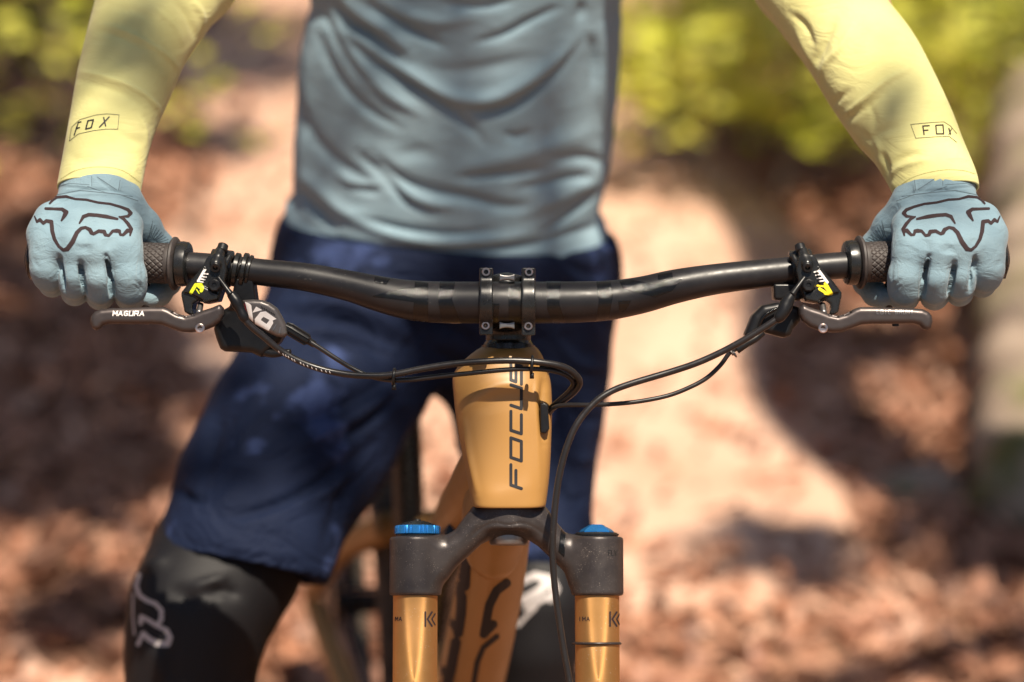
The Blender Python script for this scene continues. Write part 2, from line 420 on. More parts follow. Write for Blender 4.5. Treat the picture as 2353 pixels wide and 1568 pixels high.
M['blue'] = mat('blue_anodised_alloy', (0.04, 0.28, 0.72), 0.25, metal=0.75)
M['hose'] = mat('black_hose', (0.014, 0.012, 0.012), 0.33, rvar=0.06, nscale=60, speck=(0.10, 0.085, 0.075), sscale=700, sthr=0.72)
M['print'] = mat('dark_brown_print', (0.030, 0.018, 0.020), 0.75, spec=.2)
M['navyprint'] = mat('dark_grey_print', (0.016, 0.016, 0.020), 0.55, spec=.25)
M['white'] = mat('white_print', (0.78, 0.74, 0.72), 0.35)
M['yellow'] = mat('fluorescent_yellow_print', (0.62, 0.70, 0.02), 0.4)
M['amber'] = mat('warm_yellow_print', (0.80, 0.62, 0.02), 0.4)
M['red'] = mat('crimson_print', (0.35, 0.01, 0.05), 0.4)
M['pod'] = mat('grey_shifter_cover', (0.13, 0.115, 0.11), 0.35, metal=0.4)
M['glove'] = mat('pale_blue_glove_fabric', (0.165, 0.250, 0.302), 0.85, spec=.2, col2=(0.195, 0.285, 0.335), nscale=35, bump2=(.0013, 60, (1, 1.6, 1.6)), bump=0.00022, bscale=1100, sheen=0.15)
M['glovedark'] = mat('black_glove_palm', (0.015, 0.014, 0.015), 0.7, bump=0.0001, bscale=900)
M['seam'] = mat('pale_seam_thread', (0.25, 0.31, 0.34), 0.9)
M['rib'] = mat('dark_ribbed_mesh', (0.05, 0.075, 0.095), 0.8)
M['sleeve'] = mat('pale_yellow_jersey_fabric', (0.57, 0.54, 0.22), 0.82, col2=(0.62, 0.59, 0.26), nscale=18, bump2=(.0014, 24, (.8, 1, 2.2)), bump=0.00012, bscale=1400, sheen=0.15, spec=.2)
M['jersey'] = mat('grey_blue_jersey_fabric', (0.220, 0.318, 0.378), 0.95, spec=.05, col2=(0.25, 0.35, 0.41), nscale=14, bump2=(.0018, 18, (.7, 1, 2.0)), bump=0.0002, bscale=1000)
M['shorts'] = mat('navy_shorts_fabric', (0.004, 0.009, 0.030), 0.8, col2=(0.032, 0.050, 0.13), nscale=15, bump2=(.012, 14, (1, 1, 1.3)), ndetail=3, thr=(0.58, 0.68), bump=0.0002, bscale=900, spec=0.2)
M['tights'] = mat('black_knee_sleeve_fabric', (0.006, 0.0055, 0.007), 0.6, bump=0.0002, bscale=900, spec=0.3)
M['padprint'] = mat('pale_grey_pad_print', (0.42, 0.38, 0.37), 0.5)
M['skin'] = mat('skin', (0.42, 0.22, 0.15), 0.55)
M['tyre'] = mat('dusty_tyre_rubber', (0.035, 0.030, 0.025), 0.85, col2=(0.13, 0.10, 0.07), nscale=25)
M['helmet'] = mat('white_helmet_shell', (0.6, 0.62, 0.6), 0.3)
M['hair'] = mat('brown_hair', (0.06, 0.035, 0.02), 0.7)


# ================================================================== THE BIKE
bike = thing("mountain_bike", (-0.09, 0.50, 0.0), "ochre gold mountain bike with black handlebar, held by the rider", "bicycle")
def wbar(x): return -0.030 * (abs(x - 1176.5) / 1110.0) ** 1.3

# handlebar: one tube, thick at the clamp, thin at the grips
HB = [(84, 596, 31), (200, 600, 31), (340, 605, 31), (450, 611, 31), (520, 617, 31), (600, 626, 31), (700, 637, 32.5), (800, 657, 35.5), (865, 674, 40.5),
      (930, 688, 45), (1000, 694.5, 47.5), (1090, 695.5, 48), (1165, 695.5, 48), (1260, 695.5, 48), (1325, 694.5, 47.5), (1400, 690.5, 45.5), (1475, 678, 42.5), (1550, 659, 39.5),
      (1640, 642.5, 35.5), (1750, 629, 33), (1850, 618, 31), (1920, 611, 31), (2050, 603, 31), (2200, 595, 31), (2290, 591, 31)]
C = catmull(np.array([[*q(x, y, wbar(x)), r * K] for x, y, r in HB]), 220)
barV, barF = tube_geo(C[:, :3], C[:, 3], 40)
handlebar = mesh_obj("handlebar", barV, barF, M['bar'], bike)
barBV = bvh_of(barV, barF)
def poly_decal(name, polys, geo, m, parent, step=1.0, off=0.0003, label=None):
    P = np.vstack([np.asarray(p) for p in polys]); lo = P.min(0) - 2; hi = P.max(0) + 2
    def d(x, y):
        r = poly2(x, y, polys[0])
        for p in polys[1:]: r = np.minimum(r, poly2(x, y, p))
        return r
    return decal(name, d, (lo[0], lo[1], hi[0], hi[1]), geo, m, parent, step, off, label)
def c5(L): return [(808.8 + .2969 * x, 569.8 + .2969 * y) for x, y in L]
for p in ([(175, 225), (295, 240), (265, 285), (172, 268)], [(485, 262), (592, 275), (590, 590), (470, 560), (478, 420), (150, 375), (300, 335), (485, 310)],
          [(680, 262), (800, 265), (775, 400), (850, 600), (700, 590), (668, 420)], [(1212, 240), (1312, 240), (1312, 600), (1212, 600)],
          [(1095, 432), (1142, 432), (1138, 500), (1120, 600), (1095, 600)],
          [(1505, 262), (1618, 262), (1605, 430), (1660, 600), (1560, 600), (1510, 470)], [(1890, 262), (2000, 255), (2020, 370), (1990, 545), (1890, 570), (1910, 400)],
          [(2070, 262), (2160, 245), (2330, 285), (2420, 262), (2560, 235), (2480, 330), (2350, 385), (2190, 340), (2100, 320)], [(2060, 410), (2160, 408), (2120, 480), (2070, 505)],
          [(2365, 205), (2478, 190), (2485, 235), (2370, 250)]):
    poly_decal("glossy_stripe", [c5(p)], barBV, M['gloss'], handlebar, 1.6, 0.00025)

# grips, their flanges and lock rings
def grip(sign):
    X = lambda x: x if sign < 0 else 2377 - x          # the hands mirror about their own middle
    dy = 0 if sign < 0 else -3
    a = q(X(395), 606 + dy, wbar(X(395))); b = q(X(80), 596 + dy, wbar(X(80)) - .002); ax = b - a; Ln = np.linalg.norm(ax); ax /= Ln
    prof = [(0, .0135), (0.0005, .0166), (.002, .0168)] + [(t, .0165) for t in np.linspace(.003, .032, 60)] + [(.034, .0162), (Ln * .5, .0160), (Ln - .006, .0165), (Ln - .004, .0172), (Ln - .001, .0170), (Ln, .0150)]
    def disp(h, r, an):
        if not (.0035 < h < .0305): return 0 * an
        u = an * .0165 / .0026; v = h / .0030
        return -0.0007 * np.maximum(0, np.maximum(np.cos((u + v) * math.pi), np.cos((u - v) * math.pi)) - .55) / .45
    g = lathe("grip", a, ax, prof, M['rubber'], bike, 240, disp, label=None)
    lathe("flange", a - ax * .0005, -ax, [(0, .0140), (0, .0205), (.0012, .0218), (.0028, .0216), (.0040, .0200), (.0042, .0140)], M['rubber'], g, 64)
    lr = lathe("lock_ring", a - ax * .0048, -ax, [(0, .013), (.0002, .0172), (.0012, .0182), (.0045, .0184), (.0085, .0178), (.0095, .0168), (.0098, .0125)], M['black'], g, 64)
    for ang in (60, 215):
        s, c = math.sin(math.radians(ang)), math.cos(math.radians(ang)); r = .0150
        p = a - ax * .009 + np.array((0, c, s)) * .0165
    o = a - ax * .0096 + np.array((0, .006, .0135)); lathe("clamp_screw", o + np.array((0, 0, .002)), (0, .3, 1), [(0, .002), (.0008, .0022), (.0012, .0014), (.0006, .001)], M['steel'], g, 16)
    lathe("end_plug", b - ax * .001, ax, [(0, .0150), (.001, .0168), (.003, .0166), (.0042, .0140), (.0044, .001)], M['black'], g, 40)
    return g
gl = grip(-1); gr = grip(1)
gr_geo = None

# stem with its two-strap faceplate
def strap(x0, x1, y0, y1):
    cy = 695.5
    def f(P):
        x0c = q(x0, cy, .012)[0]; x1c = q(x1, cy, .012)[0]; yc = q(0, cy)[1]; yt = q(0, y0, .01)[1]; yb = q(0, y1, .01)[1]
        X = np.maximum(x0c - P[:, 0], P[:, 0] - x1c)
        r = np.hypot(P[:, 1] - yc, P[:, 2])
        ring = np.maximum(r - .0215, .0170 - r)
        blk = np.maximum(np.maximum(yb - P[:, 1], P[:, 1] - yt), np.maximum(-.022 - P[:, 2], P[:, 2] - .0125))
        d = np.minimum(smin(np.maximum(r - .0215, -P[:, 2] - .02), blk, .003), 9); d = np.maximum(d, .0172 - r)
        gap = np.maximum(np.abs(P[:, 2] - .0005) - .0006, .0195 - r)
        d = np.maximum(d, -gap)
        return smax(d, X, .0012)
    return f
def union(*fs): return lambda P: np.minimum.reduce([f(P) for f in fs])
s1 = strap(1101.5, 1132.5, 616, 770); s2 = strap(1198.5, 1230, 616, 771)
fp, fpg = sdf_obj("stem", union(s1, s2), q(1090, 785, -.024), q(1243, 600, .0)*[1,1,0] + [0,0,.026], .00055, M['black'], bike, relax=1)
stem = fp
# middle bridge of the stem behind the bar and the extension to the steerer
def fstem(P):
    a = q(1163, 690, -.018); b = q(1168, 716, -.050)
    d = cone(P, a, b, .017, .018, (1.0, 1.25, 1)); d = smin(d, cone(P, q(1125, 695, -.024), q(1205, 695, -.024), .012, .012, (1, 1.75, .8)), .006)
    d = smin(d, cyl(P, q(1168, 730, -.044), np.array((0, 1, -.13)), -.022, .020, .0185, .002), .004)
    return np.maximum(d, .0176 - np.hypot(P[:, 1] - q(0, 695.5)[1], P[:, 2]))
sdf_obj("stem_body", fstem, q(1080, 830, -.075)*[1.1,1.1,1], [.04, .075, .002], .0009, M['black'], stem)
def hourglass(name, y0, y1, ww):
    def f(P):
        x = P[:, 0] - q(1165, 0)[0]; ya, yb = q(0, y1, ww)[1], q(0, y0, ww)[1]; hx = (yb - ya) / 2; c = (ya + yb) / 2
        sag = .0016 * (1 - (x / .0062) ** 2)
        y = np.abs(P[:, 1] - c) - hx + np.clip(sag, 0, 1) * .8
        return smax(smax(np.abs(x) - .0062, y, .0006), np.abs(P[:, 2] - ww) - .003, .0006)
    sdf_obj(name, f, q(1140, y1 + 8, ww - .005), q(1190, y0 - 8, ww + .005), .00045, M['silver'], stem)
hourglass("bridge_plate", 630, 647, .004); hourglass("bridge_plate", 739, 757, .004)
for bx, by in ((1117, 625.5), (1215.5, 625.8), (1116, 748.5), (1214, 749.8)):
    lathe("bolt", q(bx, by, .0105), (0, 0, 1), [(0, .0034), (.0034, .0034), (.0040, .0030), (.0040, .0020), (.0014, .0018), (.0012, .0001)], M['steel'], stem, 28)
# headset: spacer and conical cover on the tilted steering axis
AX = np.array((0, math.cos(math.radians(7)), -math.sin(math.radians(7))))
def axis_pt(y): return q(1168, y, -.042 + (y - 800) * .000043)
lathe("headset_cover", axis_pt(797), AX, [(-.004, .0222), (.0005, .0220), (.0012, .0205), (.0045, .0188), (.0050, .0182), (.0058, .0182), (.0062, .0172), (.012, .0168), (.0125, .014)], M['black'], bike, 64)

# frame: head tube
HT = [(789, 1136, 1206, .010), (792, 1119, 1219, .014), (797, 1108, 1230, .019), (806, 1093, 1239, .0235), (820, 1075, 1247, .027), (838, 1056, 1254, .029), (856, 1044, 1260, .030), (872, 1040, 1264, .0305), (900, 1042, 1267, .0305),
      (950, 1047, 1268, .0305), (1000, 1055, 1266.5, .030), (1060, 1066, 1264, .0295), (1110, 1076, 1260, .029), (1150, 1084, 1255, .0285), (1160, 1087, 1253, .028), (1163, 1090, 1250, .027), (1164, 1100, 1240, .022)]
def ht_geo():
    R = catmull(np.array([(y, a, b, d) for y, a, b, d in HT], float)[:, [0, 1, 2, 3]], 150); seg = 160; V = []
    t = np.linspace(0, 2 * math.pi, seg, endpoint=False)
    for y, a, b, d in R:
        c = axis_pt(y); cx = q((a + b) / 2, y, c[2])[0]; hw = K * (b - a) / 2 * 1.02; e = 2.35 + .9 * min(1, max(0, (y - 840) / 60))
        ct, st = np.cos(t), np.sin(t)
        X = np.sign(ct) * np.abs(ct) ** (2 / e); Z = np.sign(st) * np.abs(st) ** (2 / e)
        V.append(np.stack((cx + hw * X, c[1] + 0 * t, c[2] + d * Z - .0 * X), 1))
    V = np.vstack(V); n = len(R)
    F = [(i * seg + j, (i + 1) * seg + j, (i + 1) * seg + (j + 1) % seg, i * seg + (j + 1) % seg) for i in range(n - 1) for j in range(seg)]
    return V, F + [tuple(range(seg)), tuple(range(n * seg - 1, (n - 1) * seg - 1, -1))]
hv, hf = ht_geo(); hq = np.array([f for f in hf if len(f) == 4])
hn = normals(hv, hq)
if hn[np.argmax(hv[:, 2])][2] < 0: hf = [f[::-1] for f in hf]; hn = -hn
hv = emboss(hv, hn, [([(1062, 960), (1100, 912), (1160, 885), (1225, 900)], 16, .0030), ([(1066, 950), (1078, 1040), (1098, 1140)], 7, .0022), ([(1250, 865), (1247, 940), (1252, 1020)], 9, -.0036), ([(1236, 860), (1232, 940), (1240, 1120)], 7, .0010),
                     ([(1130, 950), (1150, 1050), (1165, 1130)], 45, -.0010), ([(1090, 1120), (1150, 1140), (1230, 1110)], 22, .0007)])
frame = mesh_obj("head_tube", hv, hf, M['gold'], bike)
htBV = bvh_of(hv, hf)
# lettering runs up the head tube
fs = []
for i, ch in enumerate("FOCUS"):
    y0 = (1119, 1058, 997, 938, 880)[i]; Ln = (52, 50, 50, 52, 44)[i]
    for st in GLY[ch]:
        fs.append(([(1198 - 24 * yy, y0 - Ln * xx + (1 - yy) * 4 - 4 * yy) for xx, yy in st], 7.0))
stroke_decal("lettering", fs, htBV, M['navyprint'], frame, 0.9)
# cable port on the side of the head tube
def fport(P): return np.minimum(plate(P, [(1241, 928), (1250, 924), (1259, 930), (1262, 985), (1254, 996), (1242, 994)], -.030, -.006, .001), 1)
sdf_obj("cable_port", fport, q(1230, 1010, -.034), q(1275, 915, -.004), .0007, M['plastic'], frame)

# rest of the frame, running back and slightly to the left
HTT = to_world(axis_pt(800)); HTB = to_world(axis_pt(1160))
def bk(dy, z, dx=0.0):                                  # a point dy metres behind the head tube, height z
    return np.array((HTB[0] - dy * 0.180 + dx, HTB[1] + dy, z))
def wtube(name, pts, r, m, parent=None, seg=28, n=40, sx=1.0, label=None):
    P = np.asarray(pts, float); 
    if np.ndim(r): P = np.hstack((P, np.asarray(r)[:, None]))
    C = catmull(P, n); R = C[:, 3] if np.ndim(r) else r; V, F = tube_geo(C[:, :3], R, seg)
    if sx != 1.0:
        ce = np.repeat(C[:, 0], seg)[:, None]; V[:, 0:1] = ce + (V[:, 0:1] - ce) * sx
    return mesh_obj(name, V, F, m, parent or bike, world=True, label=label), (to_c(V), F)
wtube("top_tube", [bk(.008, .925), bk(.05, .900), bk(.14, .835), bk(.28, .745), bk(.42, .665), bk(.53, .615)], [.020, .030, .031, .027, .023, .020], M['gold'])
def fgus(P):
    return smin(chain(P, [(bk(.012, .93), .020), (bk(.06, .86), .026), (bk(.16, .77), .018)], .02, (.8, 1, 1)), chain(P, [(bk(.02, .90), .024), (bk(.07, .82), .030)], .02, (.8, 1, 1)), .02)
sdf_obj("gusset", fgus, bk(.25, .70) - [.05, .0, 0], bk(-.04, .98) + [.05, 0, 0], .003, M['gold'], bike, world=True) if False else None
sdf_obj("gusset", fgus, (-.12, -.02, .70), (.06, .26, .98), .003, M['gold'], bike, world=True)
dt, dtg = wtube("down_tube", [bk(.020, HTB[2] + .035), bk(.045, HTB[2] - .005, .004), bk(.16, .72, .008), bk(.33, .50, .006), bk(.48, .36)], [.018, .030, .037, .038, .037], M['gold'], sx=.82)
wtube("seat_tube", [bk(.50, .33), bk(.52, .48), bk(.555, .65)], [.020, .015, .014], M['gold'])
wtube("seat_post", [bk(.55, .63, -.006), bk(.605, .87, -.004)], .0158, M['black'])
# saddle, low and behind the rider
def fsad(P):
    c = bk(.63, .90); f_ = bk(.48, .905); d = cone(P, c, f_, .062, .020, (1, 1.1, .42)); return d
sdf_obj("saddle", fsad, bk(.40, .84) - [.12, 0, 0], bk(.75, .96) + [.12, .03, 0], .005, M['plastic'], bike, world=True)
# rear triangle, cranks
for s in (-1, 1):
    wtube("chain_stay", [bk(.50, .345, .035 * s), bk(.62, .37, .055 * s), bk(.95, .37, .075 * s)], [.020, .016, .012], M['gold'])
    wtube("seat_stay", [bk(.60, .62, .020 * s), bk(.74, .53, .060 * s), bk(.96, .38, .076 * s)], [.018, .014, .011], M['gold'])
wtube("shock", [bk(.14, .80, -.012), bk(.30, .70, -.012), bk(.44, .58)], [.018, .024, .024], M['black'])
c0 = bk(.50, .335); lathe("chainring", c0 + [.045, 0, 0], (1, 0, 0), [(-.003, .02), (-.003, .068), (.003, .070), (.003, .02)], M['black'], bike, 48, world=True)
lathe("bottom_bracket", c0 - [.055, 0, 0], (1, 0, 0), [(0, .01), (0, .025), (.11, .025), (.11, .01)], M['plastic'], bike, 32, world=True)
wtube("crank_arm", [c0 + [.062, 0, 0], c0 + [.072, -.15, .08]], [.016, .013], M['black'])
wtube("crank_arm", [c0 - [.062, 0, 0], c0 + [-.072, .15, -.08]], [.016, .013], M['black'])
for px_, s in ((c0 + [.125, -.15, .08], 1), (c0 + [-.125, .15, -.08], -1)):
    bevel(mesh_obj("pedal", *box_geo(px_, (.05, 0, 0), (0, .05, .01), (0, -.002, .009)), M['black'], bike, smooth=False, world=True), .004)
# wheels
def wheel(name, c, r, steer):
    ax = np.array((1.0, .18 if not steer else 0, 0)); ax /= np.linalg.norm(ax); seg = 200
    tp = []
    for a in np.linspace(0, 2 * math.pi, 22, endpoint=False): tp.append((.031 * math.sin(a), r - .030 + .031 * math.cos(a)))
    def disp(h, rr, an):
        if rr < r - .022: return 0 * an
        k = int(round(h / .008)); return .0042 * (np.sin(an * 66 + (k % 2) * math.pi) > 0.1) * (abs(h) > .001)
    V, F = lathe_geo(c, ax, tp + [tp[0]], seg, disp); F = F[:-2]
    wh = mesh_obj(name, V, F, M['tyre'], bike, world=True)
    rp = [(-.015, r - .060), (-.016, r - .046), (.016, r - .046), (.015, r - .060), (0, r - .066), (-.015, r - .060)]
    V, F = lathe_geo(c, ax, rp, 96); mesh_obj("rim", V, F[:-2], M['plastic'], wh, world=True)
    lathe("hub", c - ax * .05, ax, [(0, .012), (0, .028), (.008, .028), (.012, .018), (.088, .018), (.092, .028), (.10, .028), (.10, .012)], M['black'], wh, 32, world=True)
    g = []
    e1 = np.cross(ax, (0, 0, 1)); e1 /= np.linalg.norm(e1); e2 = np.cross(ax, e1)
    for i in range(28):
        a = 2 * math.pi * i / 28; b = a + (.5 if i % 2 else -.5); s = ax * (.045 if i % 4 < 2 else -.045)
        g.append(tube_geo(np.array((c + s + (e1 * math.cos(b) + e2 * math.sin(b)) * .025, c + (e1 * math.cos(a) + e2 * math.sin(a)) * (r - .062))), .001, 6))
    V, F = merge(*g); mesh_obj("spokes", V, F, M['steel'], wh, world=True)
    return wh
wheel("rear_wheel", bk(.96, .372), .372, False)

# ------------------------------------------------------------------ fork
LX, RX = 955.0, 1371.5
def wst(y): return -.030 + (y - 1200) * .000043
def fcrown(P):
    CR = [(894.5, 1250), (896, 1237), (905, 1235), (985, 1234), (1024, 1232), (1046, 1218), (1062, 1196), (1080, 1174), (1090, 1164), (1251, 1164), (1262, 1176), (1280, 1202), (1298, 1224), (1318, 1236),
          (1420, 1237), (1434, 1241), (1436, 1260), (1434, 1368), (1312, 1368), (1311, 1340), (1296, 1312), (1268, 1284), (1236, 1254), (1220, 1238), (1120, 1237), (1106, 1250), (1082, 1272), (1052, 1300), (1030, 1328), (1017, 1345), (1016, 1366), (896, 1366)]
    arch = [p for p in CR]
    bw = wst(1220)
    d = plate(P, [(985, 1236), (1024, 1232), (1046, 1218), (1062, 1196), (1080, 1174), (1091, 1164), (1250, 1164), (1262, 1176), (1280, 1202), (1298, 1224), (1318, 1236), (1345, 1238), (1345, 1352), (1311, 1340), (1296, 1312), (1268, 1284), (1236, 1254), (1214, 1240), (1126, 1240),
                  (1106, 1250), (1082, 1272), (1052, 1300), (1030, 1328), (985, 1352)], bw - .017, bw + .017, .011)
    for X in (LX, RX):
        c = q(X + (.8 if X > 1200 else 0), 1236, wst(1236))
        d = smin(d, cyl(P, c, AX, -.0470, .0006, .0212, .0022), .009)
    c = q(1170, 1164, wst(1164)); d = smin(d, cyl(P, c, AX, -.020, .000, .0268, .004), .008)
    # hollow under the steerer and step line on the front
    d = np.maximum(d, -cyl(P, q(1170, 1246, wst(1246)), AX, -.02, .004, .0155, 0))
    return d
def crown_post(V, Q):
    N = normals(V, Q)
    return emboss(V, N, [([(1080, 1238), (1105, 1215), (1135, 1203), (1168, 1207), (1200, 1203), (1232, 1215), (1262, 1242)], 3.5, -.0007), ([(1052, 1250), (1075, 1222), (1100, 1192), (1112, 1170)], 9, .0007), ([(1290, 1252), (1264, 1222), (1238, 1192), (1226, 1170)], 9, .0007)])
crown, crg = sdf_obj("fork_crown", fcrown, q(885, 1385, -.065)*[1.02,1.02,1], q(1447, 1150, .01), .0010, M['crown'], bike, crown_post, relax=1)
crBV = bvh_of(*crg)
lathe("crown_race", q(1170, 1164, wst(1164)), AX, [(-.001, .0262), (.0002, .0272), (.0022, .0276), (.0024, .02)], M['black'], bike, 64)
lathe("steerer_end", q(1169, 1240, wst(1240)), AX, [(-.0045, .006), (-.0045, .0148), (-.003, .0158), (.004, .0158)], M['silver'], crown, 48)
poly_decal("glossy_stripe", [[(1283, 1268), (1297, 1281), (1300, 1214), (1290, 1206)]], crBV, M['gloss'], crown, 1.4)
stroke_decal("lettering", text_strokes("FLV", (1398, 1277), (7, 0), (0, -12), 1.0, 1.2), crBV, M['black'], crown, 0.6)
for X, sgn in ((LX, -1), (RX, 1)):
    top = q(X, 1236, wst(1236)); L0 = -.30
    V, F = lathe_geo(top, AX, [(L0, .018), (-.1, .018), (-.046, .018), (-.005, .0178), (-.004, .01)], 96)
    st = mesh_obj("stanchion", V, F, M['goldtube'], bike); st.data.set_sharp_from_angle(angle=math.radians(40)); bv = bvh_of(V, F)
    # polished lower zone
    V2, F2 = lathe_geo(top, AX, [(L0, .0182), (-.0925, .01822), (-.0922, .01805), (-.0922, .0178)], 96)
    kx = X + 22 if sgn < 0 else X + 30
    ks = [([(kx, 1407), (kx, 1439)], 4.0), ([(kx + 15, 1407), (kx + 5, 1423), (kx + 15, 1439)], 4.0), ([(kx + 22, 1411), (kx + 15, 1423), (kx + 22, 1436)], 3.0)]
    stroke_decal("lettering", ks, bv, M['print'], st, 0.7)
    t0 = X - 46 if sgn < 0 else X - 42
    stroke_decal("lettering", text_strokes("IMA" if sgn > 0 else "MA", (t0, 1427), (9 if sgn > 0 else 8, 0), (0, -9), 1.05, 1.5), bv, M['print'], st, 0.5)
    # lower legs of the fork, below the picture
    d = lathe("fork_lower", top + AX * -.19, -AX, [(0, .019), (.001, .0235), (.02, .0235), (.25, .020), (.36, .017), (.37, .01)], M['crown'], bike, 48)
mesh_obj("travel_ring", *tube_geo([q(RX, 1479, wst(1479)) + np.array((math.cos(a) * .0190, math.sin(a) * .0190 * .0 + math.sin(a) * .0190 * math.sin(math.radians(7)), math.sin(a) * .0190)) for a in np.linspace(0, 2 * math.pi, 65)], .0011, 10, cap=False), M['crown'], bike)
# front wheel between the lower legs
fa = to_world(q(1163, 1236, wst(1236)) - AX * .56)
wheel("front_wheel", np.array((fa[0], fa[1] - .044, .372)), .372, True)
# adjuster knobs on the crown
t = q(LX + 4, 1236, wst(1236))
lathe("knob_collar", t, AX, [(0, .0172), (.0022, .0172), (.0024, .0160), (.004, .0160)], M['black'], bike, 48)
kb = lathe("adjuster_knob", t + AX * .0026, AX, [(0, .0180), (.0006, .0186), (.0062, .0186), (.0072, .0176), (.0072, .0150)], M['blue'], bike, 180,
      lambda h, r, a: np.where((r > .018) & (np.sin(a * 9) > -.3), .0010 * (np.sin(a * 36) > 0) - .0007, 0) * (0.0008 < h < .0068), label="ribbed blue ring with black dome")
lathe("knob_dome", t + AX * .0098, AX, [(0, .0172), (.0008, .0150), (.0026, .0105), (.0036, .0060), (.0038, .0058), (.0040, .003), (.0050, .0028), (.0054, .001)], M['black'], kb, 60)
lathe("air_bolt", t + AX * .0135, AX, [(0, .0024), (.0010, .0024), (.0014, .0016), (.0014, .0008)], M['steel'], kb, 24)
t = q(RX - 1, 1236, wst(1236))
lathe("knob_collar", t, AX, [(0, .0176), (.0016, .0176), (.0018, .0184), (.0030, .0184), (.0034, .0172), (.0040, .0168), (.0042, .013)], M['black'], bike, 60)
lathe("air_cap", t + AX * .0040, AX, [(0, .0142), (.0010, .0142), (.0030, .0118), (.0056, .0070), (.0066, .0055), (.0068, .001)], M['blue'], bike, 8, smooth=False, label="plain blue faceted cap")

# printing on the down tube
def c7(L): return [(845.6 + .279 * x, 1130.5 + .279 * y) for x, y in L]
dts = [(c7([(800, 440), (800, 600), (795, 770)]), 17), (c7([(650, 690), (740, 790), (775, 870), (768, 1000), (745, 1160)]), 15), (c7([(590, 880), (640, 1040), (740, 1130)]), 12), (c7([(725, 1240), (680, 1480), (650, 1600)]), 16),
       (c7([(570, 1420), (640, 1500)]), 12), (c7([(1100, 440), (1160, 440)]), 14), (c7([(1160, 450), (1130, 680)]), 4), (c7([(1140, 750), (1060, 810), (1000, 930), (955, 1170), (1030, 1090)]), 13), (c7([(1060, 1190), (950, 1280), (900, 1400), (870, 1580)]), 8)]
dts = [(a, b * 1.55) for a, b in dts]
stroke_decal("lettering", dts, bvh_of(*dtg), M['navyprint'], dt, 2.0, .0005)
# ------------------------------------------------------------------ brake levers, left one traced, right one its mirror
def cA(L): return [(404.4 + .1055 * x, 551.5 + .1055 * y) for x, y in L]
def c1(L): return [(.3047 * x, 349 + .3047 * y) for x, y in L]
def cB(L): return [(496.3 + .1231 * x, 661.8 + .1231 * y) for x, y in L]
BODY = cA([(775, 330), (700, 430), (640, 570), (520, 720), (380, 875), (165, 1150), (163, 1230), (185, 1330), (235, 1580), (330, 1640), (440, 1640), (400, 1500), (420, 1400), (520, 1330), (680, 1400), (960, 1345), (1010, 1200), (1100, 950), (1150, 700), (1100, 400), (1000, 300)])
BLADE = c1([(683, 1280), (690, 1240), (715, 1208), (760, 1188), (850, 1180), (1000, 1176), (1130, 1172), (1235, 1172), (1275, 1186), (1340, 1222), (1400, 1238), (1470, 1222), (1530, 1198), (1600, 1176), (1660, 1150), (1690, 1180), (1690, 1230), (1665, 1280), (1610, 1322),
            (1540, 1350), (1440, 1364), (1375, 1360), (1300, 1335), (1225, 1306), (1150, 1300), (1060, 1300), (830, 1297), (785, 1308), (755, 1338), (725, 1346), (698, 1330)])
